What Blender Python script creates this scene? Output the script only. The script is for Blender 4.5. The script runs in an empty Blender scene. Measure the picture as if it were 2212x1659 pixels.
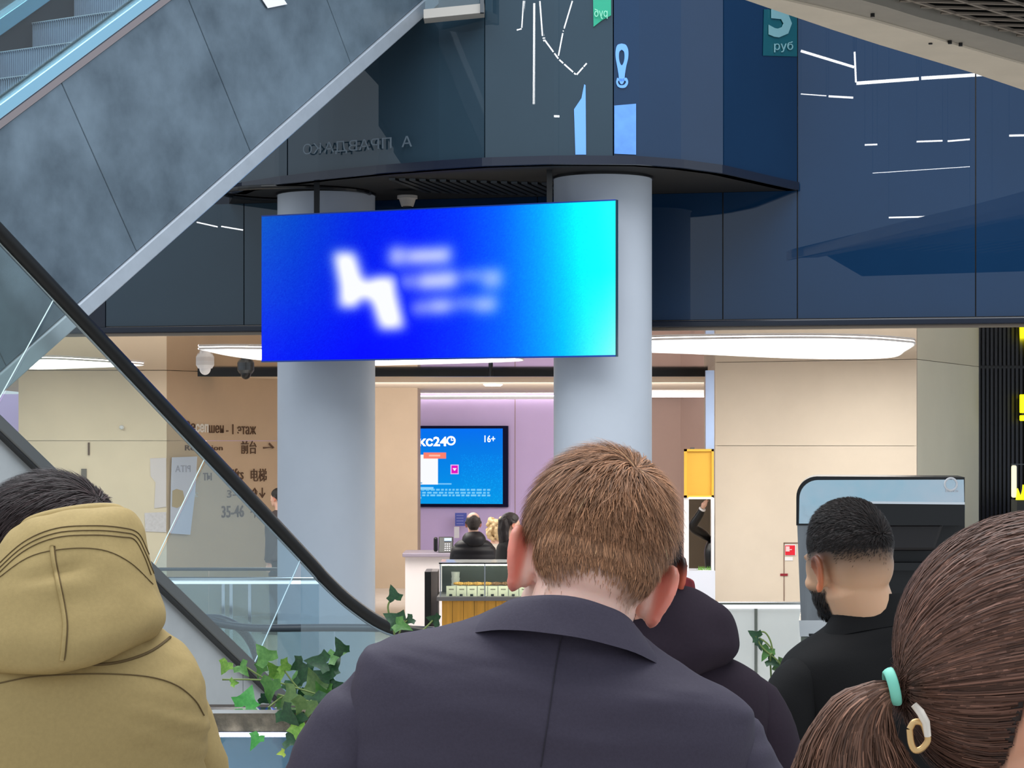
import bpy, bmesh, math, random
import numpy as np
from mathutils import Vector, Matrix
random.seed(7); RNG = np.random.default_rng(7)
SC = bpy.context.scene
COL = SC.collection
# ------------------------------------------------------------------ camera
F = 4731.0; CX = 1106.0; HY = 955.0; CZ = 2.47      # focal length in pixels of the 2212 wide frame, horizon row, eye height
cam_d = bpy.data.cameras.new('camera'); cam = bpy.data.objects.new('camera', cam_d); COL.objects.link(cam)
cam.location = (0, 0, CZ); cam.rotation_euler = (math.pi/2, 0, 0)
cam_d.sensor_width = 36; cam_d.lens = F/2212*36; cam_d.shift_y = (HY-829.5)/2212
cam_d.clip_start = .05; cam_d.clip_end = 200
SC.camera = cam
# ------------------------------------------------------------------ world, light, exposure
SC.view_settings.view_transform = 'Standard'; SC.view_settings.look = 'None'
SC.view_settings.gamma = 1.0; SC.view_settings.exposure = 0.0; SC.view_settings.use_curve_mapping = False
W = bpy.data.worlds.new('hall_light'); SC.world = W; W.use_nodes = True
bg = W.node_tree.nodes['Background']; bg.inputs[0].default_value = (.80, .90, 1.0, 1); bg.inputs[1].default_value = .85
def area(name, loc, target, sx, sy, power, color=(1,1,1)):
    l = bpy.data.lights.new(name, 'AREA'); l.shape = 'RECTANGLE'; l.size = sx; l.size_y = sy; l.energy = power; l.color = color
    o = bpy.data.objects.new(name, l); COL.objects.link(o); o.location = loc
    o.rotation_euler = (Vector(target)-Vector(loc)).to_track_quat('-Z', 'Y').to_euler()
    return o
area('skylight', (0, 8, 11), (0, 8, 0), 12, 13, 1900, (.95, .98, 1))       # overhead fill light added above the frame
# ------------------------------------------------------------------ helpers
def lin(c):
    return tuple(((v/255)/12.92 if v/255 <= .04045 else ((v/255+.055)/1.055)**2.4) for v in c)
def P(px, py, d): return Vector(((px-CX)/F*d, d, CZ+(HY-py)/F*d))
class Plane:                                   # vertical plane Y = c + s X
    def __init__(s_, c, s): s_.c = c; s_.s = s
    def d(s_, px): return s_.c/(1-s_.s*(px-CX)/F)
    def p(s_, px, py): return P(px, py, s_.d(px))
    def xz(s_, px, z): d = s_.d(px); return Vector(((px-CX)/F*d, d, z))
    def n(s_): return Vector((s_.s, -1, 0)).normalized()      # towards the camera
    def t(s_): return Vector((1, s_.s, 0)).normalized()
def on_z(px, py, z):                           # point seen at px,py on the horizontal plane of height z
    return P(px, py, (z-CZ)*F/(HY-py))
class MB:
    def __init__(s): s.v = []; s.f = []
    def add(s, vs, fs):
        o = len(s.v); s.v += [tuple(v) for v in vs]; s.f += [tuple(i+o for i in f) for f in fs]; return s
    def box(s, a, b):
        x0,y0,z0 = a; x1,y1,z1 = b
        return s.add([(x0,y0,z0),(x1,y0,z0),(x1,y1,z0),(x0,y1,z0),(x0,y0,z1),(x1,y0,z1),(x1,y1,z1),(x0,y1,z1)],
            [(0,3,2,1),(4,5,6,7),(0,1,5,4),(1,2,6,5),(2,3,7,6),(3,0,4,7)])
    def obox(s, o, ax, ay, az):                # box from a corner and three edge vectors
        o = Vector(o); ax = Vector(ax); ay = Vector(ay); az = Vector(az)
        vs = [o, o+ax, o+ax+ay, o+ay, o+az, o+ax+az, o+ax+ay+az, o+ay+az]
        fs = [(0,3,2,1),(4,5,6,7),(0,1,5,4),(1,2,6,5),(2,3,7,6),(3,0,4,7)]
        if ax.cross(ay).dot(az) < 0: fs = [f[::-1] for f in fs]
        return s.add(vs, fs)
    def prism(s, pts, off):                    # polygon extruded by a vector
        n = len(pts); off = Vector(off); pts = [Vector(p) for p in pts]
        nn = Vector((0,0,0))
        for i in range(n): nn += pts[i].cross(pts[(i+1)%n])
        if nn.dot(off) > 0: pts = pts[::-1]
        vs = pts+[p+off for p in pts]
        fs = [tuple(range(n)), tuple(range(2*n-1, n-1, -1))]
        fs += [((i+1)%n, i, n+i, n+(i+1)%n) for i in range(n)]
        return s.add(vs, fs)
    def tube(s, path, r, n=10, cap=True):
        vs, fs = sweep(path, r, n, cap); return s.add(vs, fs)
    def cyl(s, c, r, h, n=48, r2=None):
        r2 = r if r2 is None else r2; c = Vector(c)
        vs = [c+Vector((r*math.cos(a), r*math.sin(a), 0)) for a in np.linspace(0, 2*math.pi, n, endpoint=False)]
        vs += [c+Vector((r2*math.cos(a), r2*math.sin(a), h)) for a in np.linspace(0, 2*math.pi, n, endpoint=False)]
        fs = [(i, (i+1)%n, n+(i+1)%n, n+i) for i in range(n)]+[tuple(range(n-1,-1,-1)), tuple(range(n, 2*n))]
        return s.add(vs, fs)
    def ell(s, c, r, nu=20, nv=12):
        vs = []; fs = []
        for j in range(nv+1):
            th = math.pi*j/nv
            for i in range(nu):
                a = 2*math.pi*i/nu
                vs.append((c[0]+r[0]*math.sin(th)*math.cos(a), c[1]+r[1]*math.sin(th)*math.sin(a), c[2]+r[2]*math.cos(th)))
        for j in range(nv):
            for i in range(nu):
                fs.append((j*nu+i, (j+1)*nu+i, (j+1)*nu+(i+1)%nu, j*nu+(i+1)%nu))
        return s.add(vs, fs)
    def mesh(s, name):
        m = bpy.data.meshes.new(name); m.from_pydata(s.v, [], s.f); m.update(); return m
    def build(s, name, mt, parent=None, smooth=False, bevel=0, seg=2):
        m = s.mesh(name)
        if smooth: m.shade_smooth()
        o = mkobj(name, m, mt, parent)
        if bevel:
            b = o.modifiers.new('bevel', 'BEVEL'); b.width = bevel; b.segments = seg; b.limit_method = 'ANGLE'
        return o
def sweep(path, r, n=10, cap=True):
    path = [Vector(p) for p in path]; k = len(path)
    rr = r if isinstance(r, (list, tuple, np.ndarray)) else [r]*k
    vs = []; fs = []
    up = None
    for i in range(k):
        t = (path[min(i+1, k-1)]-path[max(i-1, 0)]).normalized()
        if up is None:
            up = Vector((0,0,1)) if abs(t.z) < .9 else Vector((0,1,0))
        a = t.cross(up).normalized(); up = a.cross(t).normalized()
        q = rr[i]; qa, qb = (q if isinstance(q, (tuple, list)) else (q, q))
        for j in range(n):
            an = 2*math.pi*j/n
            vs.append(path[i]+a*(qa*math.cos(an))+up*(qb*math.sin(an)))
    for i in range(k-1):
        for j in range(n):
            fs.append((i*n+j, (i+1)*n+j, (i+1)*n+(j+1)%n, i*n+(j+1)%n)[::-1])
    if cap: fs += [tuple(range(n))[::-1][::-1], tuple(range((k-1)*n, k*n))[::-1]]
    return vs, fs
def mkobj(name, mesh, mt, parent=None):
    o = bpy.data.objects.new(name, mesh); COL.objects.link(o)
    if mt is not None and len(mesh.materials) == 0: mesh.materials.append(mt)
    if parent is not None:
        o.parent = parent
        o.matrix_parent_inverse = parent.matrix_basis.inverted()
    return o
def empty(name, loc, label, cat, group=None):
    o = bpy.data.objects.new(name, None); COL.objects.link(o); o.location = loc; o.empty_display_size = .1
    return tag(o, label, cat, group)
def tag(o, label, cat=None, group=None):
    o['label'] = label
    if cat: o['category'] = cat
    if group: o['group'] = group
    return o
def struct(o, label=None):
    o['kind'] = 'structure'
    if label: o['label'] = label
    return o
def cat_rom(pts, n):
    pts = np.asarray(pts, float); k = len(pts)
    if k == 2:
        t = np.linspace(0, 1, n+1)[:, None]; return pts[0]*(1-t)+pts[1]*t
    ext = np.vstack([2*pts[0]-pts[1], pts, 2*pts[-1]-pts[-2]]); out = []
    for i in range(k-1):
        p0, p1, p2, p3 = ext[i:i+4]
        for t in np.linspace(0, 1, n, endpoint=False):
            out.append(.5*((2*p1)+(p2-p0)*t+(2*p0-5*p1+4*p2-p3)*t*t+(3*p1-p0-3*p2+p3)*t**3))
    out.append(pts[-1]); return np.array(out)
# ------------------------------------------------------------------ materials
MATS = {}
def mat(name, col, rough=.6, metal=0., spec=.5, noise=0., nscale=4., stretch=(1,1,1), bump=0., bscale=30., emit=None, estr=0., sss=0., sub_col=None, attr=None, coat=0., col2=None):
    if name in MATS: return MATS[name]
    m = bpy.data.materials.new(name); m.use_nodes = True; nt = m.node_tree; N = nt.nodes; L = nt.links
    b = N['Principled BSDF']; c = lin(col)
    b.inputs['Base Color'].default_value = (*c, 1); b.inputs['Roughness'].default_value = rough
    b.inputs['Metallic'].default_value = metal; b.inputs['Specular IOR Level'].default_value = spec
    if coat: b.inputs['Coat Weight'].default_value = coat; b.inputs['Coat Roughness'].default_value = .05
    if sss:
        b.inputs['Subsurface Weight'].default_value = sss; b.inputs['Subsurface Radius'].default_value = (.012, .004, .002)
        b.inputs['Subsurface Scale'].default_value = 1.0
    tc = N.new('ShaderNodeTexCoord'); mp = N.new('ShaderNodeMapping'); mp.inputs['Scale'].default_value = stretch
    L.new(tc.outputs['Object'], mp.inputs['Vector'])
    if attr:
        at = N.new('ShaderNodeAttribute'); at.attribute_name = attr; L.new(at.outputs['Color'], b.inputs['Base Color'])
    if noise or col2:
        nz = N.new('ShaderNodeTexNoise'); nz.inputs['Scale'].default_value = nscale; nz.inputs['Detail'].default_value = 6; nz.inputs['Roughness'].default_value = .6
        L.new(mp.outputs[0], nz.inputs['Vector'])
        rp = N.new('ShaderNodeValToRGB'); rp.color_ramp.elements[0].position = .3; rp.color_ramp.elements[1].position = .7
        d = lin(col2) if col2 else tuple(min(1, v*(1+noise)) for v in c)
        a = c if col2 else tuple(v*(1-noise) for v in c)
        rp.color_ramp.elements[0].color = (*a, 1); rp.color_ramp.elements[1].color = (*d, 1)
        L.new(nz.outputs['Fac'], rp.inputs['Fac']); L.new(rp.outputs['Color'], b.inputs['Base Color'])
    if bump:
        n2 = N.new('ShaderNodeTexNoise'); n2.inputs['Scale'].default_value = bscale; n2.inputs['Detail'].default_value = 4
        L.new(mp.outputs[0], n2.inputs['Vector'])
        bp = N.new('ShaderNodeBump'); bp.inputs['Strength'].default_value = bump; bp.inputs['Distance'].default_value = .02
        L.new(n2.outputs['Fac'], bp.inputs['Height']); L.new(bp.outputs['Normal'], b.inputs['Normal'])
    if emit:
        b.inputs['Emission Color'].default_value = (*lin(emit), 1); b.inputs['Emission Strength'].default_value = estr
    MATS[name] = m; return m
def glass_mat(name, tint=(225, 240, 238), refl=.06, rough=.02, tintmix=0.):
    m = bpy.data.materials.new(name); m.use_nodes = True; nt = m.node_tree; N = nt.nodes; L = nt.links
    N.remove(N['Principled BSDF']); out = N['Material Output']
    tr = N.new('ShaderNodeBsdfTransparent'); tr.inputs[0].default_value = (*lin(tint), 1)
    gl = N.new('ShaderNodeBsdfGlossy'); gl.inputs['Roughness'].default_value = rough
    df = N.new('ShaderNodeBsdfDiffuse'); df.inputs[0].default_value = (*lin((236, 240, 240)), 1)
    lw = N.new('ShaderNodeLayerWeight'); lw.inputs[0].default_value = .12
    ad = N.new('ShaderNodeMath'); ad.operation = 'MULTIPLY_ADD'; ad.inputs[1].default_value = .6; ad.inputs[2].default_value = refl; ad.use_clamp = True
    L.new(lw.outputs['Fresnel'], ad.inputs[0])
    m1 = N.new('ShaderNodeMixShader'); m1.inputs[0].default_value = tintmix; L.new(tr.outputs[0], m1.inputs[1]); L.new(df.outputs[0], m1.inputs[2])
    mx = N.new('ShaderNodeMixShader'); L.new(ad.outputs[0], mx.inputs[0]); L.new(m1.outputs[0], mx.inputs[1]); L.new(gl.outputs[0], mx.inputs[2])
    L.new(mx.outputs[0], out.inputs[0]); MATS[name] = m; return m
def emis(name, col, s=1.):
    return mat(name, (0, 0, 0) if s > 1.5 else col, .5, emit=col, estr=s)
def attr_emit(name, attr='col', s=1.):
    m = bpy.data.materials.new(name); m.use_nodes = True; nt = m.node_tree; b = nt.nodes['Principled BSDF']
    at = nt.nodes.new('ShaderNodeAttribute'); at.attribute_name = attr
    b.inputs['Base Color'].default_value = (.003, .003, .003, 1); b.inputs['Roughness'].default_value = .6; b.inputs['Specular IOR Level'].default_value = .02
    nt.links.new(at.outputs['Color'], b.inputs['Emission Color']); b.inputs['Emission Strength'].default_value = s
    MATS[name] = m; return m
def text(name, s, origin, xa, ya, size_h, mt, parent, depth=.01, width=None, bold=0., mirror=False, align='LEFT'):
    """flat lettering with a little relief; origin is the lower left corner, size_h the height of a capital"""
    c = bpy.data.curves.new('lettering', 'FONT'); c.body = s; c.size = 1; c.extrude = 0; c.resolution_u = 2; c.offset = bold
    t = bpy.data.objects.new('lettering', c); COL.objects.link(t)
    me = bpy.data.meshes.new_from_object(t.evaluated_get(bpy.context.evaluated_depsgraph_get()))
    bpy.data.objects.remove(t); bpy.data.curves.remove(c)
    v = np.array([x.co[:] for x in me.vertices]); f = [tuple(p.vertices) for p in me.polygons]; bpy.data.meshes.remove(me)
    v[:, 0] -= v[:, 0].min(); k = size_h/.73; w = v[:, 0].max()
    kx = (width/w) if width else k
    if mirror: v[:, 0] = w-v[:, 0]
    xa = Vector(xa).normalized(); ya = Vector(ya).normalized(); n = xa.cross(ya); o = Vector(origin)
    pts = [o+xa*(p[0]*kx)+ya*(p[1]*k)+n*depth for p in v]
    base = [p-n*depth for p in pts]; nv = len(pts)
    # side walls on boundary edges
    ec = {}
    for fc in f:
        for i in range(len(fc)):
            e = (fc[i], fc[(i+1) % len(fc)]); ec[e] = 1
    fs = list(f)
    for (a, b) in ec:
        if (b, a) not in ec: fs.append((b, a, a+nv, b+nv))
    m = bpy.data.meshes.new(name); m.from_pydata([tuple(p) for p in pts+base], [], fs); m.update()
    return mkobj(name, m, mt, parent)
# ================================================================== setting
M_slate = mat('slate_glass', (20, 50, 82), .004, spec=.55, noise=.12, nscale=.35)
M_slate2 = mat('slate_glass_grey', (44, 63, 76), .004, spec=.55, noise=.12, nscale=.35)  # grey-green of the left panels' reflections put into the base colour
M_navy = mat('navy_trim', (14, 24, 42), .25, spec=.5)
M_black = mat('black_gloss', (12, 12, 15), .3)
M_soffit = mat('black_mesh_soffit', (7, 7, 10), .8, noise=.5, nscale=60, stretch=(1, 6, 1))
M_edge = mat('dark_edge', (30, 36, 52), .22)
M_steel = mat('brushed_steel', (190, 196, 204), .3, metal=1., noise=.12, nscale=3, stretch=(1, 1, 14))
M_steel_light = mat('bright_steel', (225, 228, 230), .16, metal=1.)
M_steel_dark = mat('dark_steel', (90, 94, 98), .4, metal=1.)
M_clad = mat('mottled_cladding', (72, 86, 98), .34, metal=.3, spec=.5, col2=(112, 129, 143), nscale=1.9, bump=.05, bscale=2)
M_clad2 = mat('pale_cladding', (176, 180, 182), .35, metal=.4, noise=.1, nscale=2)
M_trim = mat('silver_trim', (176, 184, 194), .35, metal=.55, noise=.06, nscale=8)
M_col = mat('column_paint', (196, 203, 214), .55, noise=.03, nscale=2)
M_beige = mat('beige_concrete', (244, 226, 200), .7, noise=.05, nscale=1.2, bump=.05, bscale=8)
M_beige_shade = mat('tan_concrete', (212, 186, 156), .45, noise=.05, nscale=1.2)  # darker copy of the beige; the lettered face's weaker light is in the colour
M_beige_g = mat('pale_concrete', (220, 208, 192), .75, noise=.045, nscale=1.1, bump=.05, bscale=8)
M_lilac = mat('lilac_plaster', (224, 202, 246), .8, noise=.03, nscale=1)  # purple light on the back wall painted into the plaster colour
M_brown = mat('brown_plaster', (176, 150, 138), .8, noise=.04, nscale=1)
M_white = mat('white_paint', (236, 236, 240), .5)
M_floor = mat('floor_stone', (196, 190, 182), .22, noise=.06, nscale=2)
M_ceil = mat('mirror_ceiling', (216, 200, 186), .05, metal=1.)
M_ceil_low = mat('plaster_soffit', (232, 216, 192), .7)
M_lamp = emis('luminous_panel', (255, 250, 242), 7.0)
M_led = emis('white_led', (250, 252, 255), 7.0)
M_glass = glass_mat('clear_glass', (240, 246, 244), .04)
M_glass_pale = glass_mat('pale_glass', (244, 247, 246), .10, tintmix=.6)
M_glass_blue = glass_mat('blue_glass', (226, 240, 246), .06, tintmix=.06)
M_rubber = mat('black_rubber', (9, 10, 12), .42, spec=.35)
M_grey_rubber = mat('grey_rubber', (62, 70, 78), .35)

ZS = CZ+2.12         # soffit of the curved balcony
ZC = CZ+.985         # mirror ceiling of the lobby
FAS = Plane(18.96, -.208)
up = Vector((0, 0, 1))
# ---- floors
o = struct(MB().box((-14, 5.1, -.2), (14, 44, 0)).build('floor', M_floor), 'pale polished stone floor of the lobby')
o = struct(MB().box((-8, -6, .55), (8, 5.06, .75)).build('floor', M_floor), 'raised terrace floor under the crowd')
# ---- curved upper balcony wall
BUL = [(505, 18.75), (515, 18.5), (600, 18.07), (700, 17.69), (820, 17.32), (950, 17.03), (1047, 16.86), (1200, 16.74), (1325, 16.75), (1380, 16.77), (1472, 16.97), (1563, 17.32), (1640, 17.85), (1723, 18.46)]
def bul_d(px): return float(np.interp(px, [b[0] for b in BUL], [b[1] for b in BUL]))
def bul_pts(a, b, n):
    return [P(px, HY, bul_d(px)).xy.to_3d() for px in np.linspace(a, b, n)]
def strip_solid(pts, z0, z1, th, inward=1):
    """vertical curved slab: pts run left to right, thickness goes away from the camera"""
    mb = MB(); n = len(pts); nor = []
    for i in range(n):
        t = (pts[min(i+1, n-1)]-pts[max(i-1, 0)]).normalized(); nor.append(Vector((-t.y, t.x, 0))*inward)
    vs = []
    for i in range(n):
        a = pts[i]; b = pts[i]+nor[i]*th
        vs += [(a.x, a.y, z0), (a.x, a.y, z1), (b.x, b.y, z1), (b.x, b.y, z0)]
    fs = []
    for i in range(n-1):
        k = 4*i; l = k+4
        fs += [(k, l, l+1, k+1), (k+1, l+1, l+2, k+2), (k+2, l+2, l+3, k+3), (k+3, l+3, l, k)]
    fs += [(0, 1, 2, 3), (4*n-1, 4*n-2, 4*n-3, 4*n-4)]
    return mb.add(vs, fs)
back = [p+Vector((.0, .12, 0)) for p in bul_pts(505, 1723, 40)]
wu = struct(strip_solid(back, ZS+.02, ZS+3.2, .1).build('wall_upper', M_navy), 'curved dark glass balcony wall above the screen')
seams = [505, 621, 1047, 1325, 1563, 1723]
for i in range(5):
    a, b = seams[i]+1.2, seams[i+1]-1.2
    strip_solid(bul_pts(a, b, 14), ZS+.068, ZS+3.1, .03).build('panel', M_slate2 if i < 3 else M_slate, wu, smooth=False)
edge = [p+Vector((0, -.05, 0)) for p in bul_pts(503, 1725, 60)]
strip_solid(edge, ZS, ZS+.065, .12).build('edge_band', M_edge, wu)
so = [p for p in bul_pts(505, 1723, 50)]
poly = [(p.x, p.y, ZS) for p in so]+[tuple(FAS.xz(1723, ZS)), tuple(FAS.xz(495, ZS))]
MB().prism(poly, (0, 0, .06)).build('soffit', M_soffit, wu)
# ring shaped recess in the soffit round the left column
mb = MB()
cc = P(640, HY, 18.55)
mb.tube([(cc.x+.62*math.cos(a), cc.y+.5*math.sin(a), ZS-.012) for a in np.linspace(0, 2*math.pi, 33)], .02, 8, False)
mb.build('soffit_ring', M_black, wu)
# small louvres of the soffit mesh
for k in range(16):
    px = 840+k*22
    a = P(px, HY, 17.55+.02*k).xy.to_3d(); a.z = ZS-.02
    MB().obox(a, (.05, .0, 0), (.25, .9, 0), (0, 0, .018)).build('mesh_bar', M_steel_dark, wu)
# ---- lower fascia and right wall on one plane
wf_back = MB()
def slab(pl, pxa, pxb, z0, z1, th, off=0.):
    n = pl.n(); a = pl.xz(pxa, z0)+n*off; b = pl.xz(pxb, z0)+n*off
    return MB().obox(a, b-a, -n*th, (0, 0, z1-z0))
wf = struct(slab(FAS, -60, 2420, CZ+1.02, CZ+5.2, .15, -.04).build('wall_fascia', M_navy), 'dark blue glass fascia over the lobby opening')
ZB = CZ+1.012
for a, b in [(229, 526), (528, 800), (802, 1160), (1162, 1560), (1563, 1721)]:
    slab(FAS, a, b, ZB+.03, ZS-.002, .03).build('panel', M_slate2 if b < 900 else M_slate, wf)
for a, b in [(1724, 2106), (2109, 2420)]:
    slab(FAS, a, b, ZB+.03, CZ+5.2, .03).build('panel', M_slate, wf)
slab(FAS, 204, 228, ZB+.02, CZ+2.2, .05, .01).build('corner_post', M_navy, wf)
slab(FAS, 100, 2420, ZB-.035, ZB+.02, .10, .05).build('bottom_band', M_navy, wf, bevel=.01)
slab(FAS, 60, 2420, ZB-.062, ZB-.036, .06, .02).build('bottom_lip', mat('lip_metal', (120, 108, 96), .3, metal=.6), wf)
# ---- lobby ceiling (mirror film) with its luminous panels
cpoly = [FAS.xz(-300, ZC), FAS.xz(2700, ZC), P(2900, HY, 30.6), P(-500, HY, 30.6)]
cpoly = [(p.x, p.y, ZC) for p in cpoly]
ce = struct(MB().prism(cpoly, (0, 0, .05)).build('ceiling', M_ceil), 'mirror film ceiling of the lobby')
def lum(pts, label):
    v = [on_z(px, py, ZC-.015) for px, py in pts]
    v = [Vector(p) for p in cat_rom(v+[v[0]], 4)[:-1]]
    t = empty('ceiling_light', (v[0].x, v[0].y, ZC-.015), label, 'ceiling light', 'luminous ceiling panels')
    MB().prism(v, (0, 0, .012)).build('diffuser', M_lamp, t)
    MB().tube(v+[v[0]], .012, 6, False).build('rim', M_white, t)
lum([(1300, 742), (1420, 733), (1700, 729), (1860, 731), (1950, 737), (1976, 742), (1955, 757), (1930, 770), (1850, 774), (1700, 772), (1500, 763), (1320, 756)], 'long white luminous ceiling panel right of the right column')
lum([(430, 753), (520, 752), (700, 756), (900, 765), (1080, 770), (1128, 775), (1100, 780), (900, 786), (760, 788), (600, 780), (500, 768)], 'white luminous ceiling panel seen below the blue screen')
lum([(60, 776), (120, 775), (230, 781), (300, 786), (300, 789), (200, 793), (60, 796)], 'white luminous ceiling panel above the wall with digit 1')
# downstand, lower soffit, cove light
struct(MB().box((-9, 30.5, CZ+.915), (8, 30.7, ZC)).build('trim_1', M_black), 'black downstand strip across the lobby ceiling')
struct(MB().box((-9, 30.7, CZ+.915), (8, 41.5, CZ+1.0)).build('ceiling', M_ceil_low), 'low cream soffit at the back of the lobby')
BK = Plane(41, -.1)
wb = struct(MB().obox(BK.xz(-250, 0), BK.xz(1420, 0)-BK.xz(-250, 0), (0, .2, 0), (0, 0, CZ+.92)).build('wall_back', M_lilac), 'lilac back wall of the lobby behind the television')
MB().obox(BK.xz(880, CZ+.80)+Vector((0, -.25, 0)), BK.xz(1420, 0)-BK.xz(880, 0), (0, .12, 0), (0, 0, .05)).build('cove_ledge', M_white, wb)
MB().obox(BK.xz(880, CZ+.85)+Vector((0, -.2, 0)), BK.xz(1420, 0)-BK.xz(880, 0), (0, .06, 0), (0, 0, .02)).build('cove_light', M_led, wb)
MB().obox(BK.xz(1112, .9)+Vector((0, -.01, 0)), (.012, 0, 0), (0, .01, 0), (0, 0, 2.4)).build('joint', M_brown, wb)
# brown alcove
al = struct(MB().box((2.1, 39.6, 0), (3.05, 40, CZ+.92)).build('wall_alcove', M_brown), 'brown plaster wall behind the yellow kiosk panel')
MB().obox((3.05, 39.6, 0), (.9, -1.2, 0), (0, .2, 0), (0, 0, CZ+.92)).build('return_wall', M_brown, al)
MB().box((2.05, 38.6, CZ+.80), (4.2, 39.5, CZ+.915)).build('cove_ledge', M_white, al)
MB().box((2.05, 38.57, CZ+.792), (4.2, 38.6, CZ+.80)).build('cove_light', M_led, al)
MB().box((3.2, 39.3, 0), (3.55, 39.55, CZ-.1)).build('door_leaf', M_steel_dark, al)
d1 = empty('downlight', (P(1065, 829, 34.5)), 'round white downlight in the low cream soffit', 'ceiling light')
p = P(1065, 829, 34.5)
MB().cyl((p.x, p.y, CZ+.895), .155, .02, 32).build('trim_ring', M_white, d1, smooth=False)
MB().cyl((p.x, p.y, CZ+.885), .13, .012, 32).build('lamp_face', emis('downlight_glow', (255, 250, 240), 12), d1)
area('downlight_beam', (p.x, p.y-1, CZ+.86), (p.x, p.y+4, .8), 8, 3, 480, (1, .95, .97))  # wide fill added to brighten the back wall, far larger than the downlight
# ---- left block (digit wall and lettered wall)
TXT = Plane(35.82, 1.215)
c0 = P(40, HY, 30.06).x; c1 = P(360, HY, 30.06).x
bl = struct(MB().box((c0-.02, 30.30, 0), (c1, 34, ZC)).build('wall_left', M_beige), 'beige concrete block left of the left column')
zs = CZ+(HY-952)/F*30.06
for z0, z1 in [(0, zs-.003), (zs+.003, ZC-.004)]:
    for a, b in [(c0, c1)]:
        MB().box((a, 30.06, z0), (b, 30.3, z1)).build('concrete_panel', M_beige, bl)
a = TXT.xz(360.5, 0); b = TXT.xz(660, 0)
for z0, z1 in [(0, zs-.003), (zs+.003, ZC-.004)]:
    MB().obox(a+Vector((0, 0, z0)), b-a, (-.12, .1, 0), (0, 0, z1-z0)).build('lettered_panel', M_beige_shade, bl)
wB = struct(MB().box((P(806, HY, 37).x, 37, 0), (P(902, HY, 37).x, 38.2, CZ+.915)).build('wall_pier', mat('pier_concrete', (176, 156, 130), .6, noise=.05, nscale=1.2)), 'tan concrete pier just right of the left column')
# ---- right block
RB = Plane(28.27, -.466); RB2 = Plane(16.3, 2.02)
n = RB.n()
A = RB.xz(1545, 0); B = RB.xz(1980, 0); C = RB2.xz(2114, 0)
rb = struct(MB().prism([A-n*.06, B-n*.06+Vector((-.03, 0, 0)), C+Vector((-.1, .1, 0)), A+Vector((.3, 5, 0))], (0, 0, ZC)).build('wall_right', M_beige_g), 'pale concrete block behind the coffee kiosk')
zs2 = CZ+(HY-963)/F*26.5
for z0, z1 in [(0, zs2-.003), (zs2+.003, ZC-.003)]:
    for f0, f1 in [(0, 1)]:
        MB().obox(A+(B-A)*f0+Vector((0, 0, z0)), (B-A)*(f1-f0), -n*.055, (0, 0, z1-z0)).build('concrete_panel', M_beige_g, rb)
MB().obox(B+Vector((.004, .01, 0)), (C-B), RB2.n()*-.03, (0, 0, ZC-.003)).build('side_panel', mat('olive_plaster', (246, 243, 224), .75, noise=.03, nscale=1), rb)  # yellow cast of the neon put into the side face colour
# ---- black ribbed shop front with its yellow neon at the right edge
sf = struct(MB().box((C.x-.02, C.y+.1, 0), (C.x+3, C.y+.6, ZC+.1)).build('wall_shopfront', M_black), 'black ribbed shop front at the right edge')
for k in range(13):
    x = C.x+k*.055
    MB().box((x, C.y+.04, 0), (x+.03, C.y+.1, ZC-.02)).build('rib', mat('rib_black', (22, 25, 40), .3), sf)
# ---- columns
def column(px, d, r, label):
    p = P(px, HY, d); t = empty('column', (p.x, p.y, 0), label, 'column', 'round columns under the balcony')
    MB().cyl((p.x, p.y, 0), r, ZS, 96).build('shaft', M_col, t, smooth=True).data.set_sharp_from_angle(angle=.6)
    MB().cyl((p.x, p.y, ZS-.02), r+.012, .02, 96).build('collar', M_black, t)
    MB().cyl((p.x, p.y, 0), r+.01, .08, 96).build('base_ring', M_steel, t)
column(705, 18.71, .416, 'round pale column behind the left end of the blue screen')
column(1302, 17.54, .393, 'round pale column behind the right end of the blue screen')
# ---- top left slab edge where the escalator lands
sl = struct(MB().obox(P(915, 40, 16.72), P(1046, 27, 16.62)-P(915, 40, 16.72), (0, .2, 0), (0, 0, .07)).build('trim_2', mat('sill_stone', (176, 172, 166), .5)), 'pale sill at the head of the escalator')
MB().obox(P(918, 20, 16.75), (P(1036, 10, 16.65)-P(918, 20, 16.75)), (0, .02, 0), (0, 0, .5)).build('pane', M_glass_blue, sl)
MB().obox(P(1037, 27, 16.60), (.03, -.004, 0), (0, .05, 0), (0, 0, .6)).build('post', M_steel_dark, sl)
# ---- overhead soffit, top right
ZO = CZ+2.32
def oz(px, py): return on_z(px, py, ZO)
E1 = [(900, -235), (1200, -134), (1400, -68), (1560, -16), (1610, 0), (1700, 31), (1800, 65), (1900, 97), (2000, 127), (2100, 157), (2212, 195), (2330, 240)]
E2 = [(980, -200), (1280, -120), (1480, -62), (1640, -16), (1690, 0), (1780, 20), (1880, 44), (1980, 72), (2080, 102), (2170, 128), (2330, 172)]
E3 = [(1140, -210), (1440, -122), (1640, -62), (1800, -16), (1850, 2), (1915, 20), (1985, 42), (2075, 66), (2150, 87), (2330, 140)]
oh = struct(MB().prism([oz(*p) for p in E1]+[oz(p[0]+.1, p[1]) for p in E2[::-1]], (0, 0, .12)).build('ceiling', mat('beam_cream', (214, 200, 180), .6, noise=.05, nscale=3)), 'overhead balcony edge with black open grille')
MB().prism([oz(*p)+Vector((0, 0, .012)) for p in E2]+[oz(*p)+Vector((0, 0, .012)) for p in E3[::-1]], (0, 0, .1)).build('inner_rim', mat('beam_grey', (150, 142, 130), .6, noise=.06, nscale=5), oh)
for q in [(1885, 34), (2010, 93), (2052, 92), (2075, 97)]:
    v = oz(*q); MB().cyl((v.x, v.y, ZO-.008), .012, .02, 12).build('screw', M_black, oh)
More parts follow.
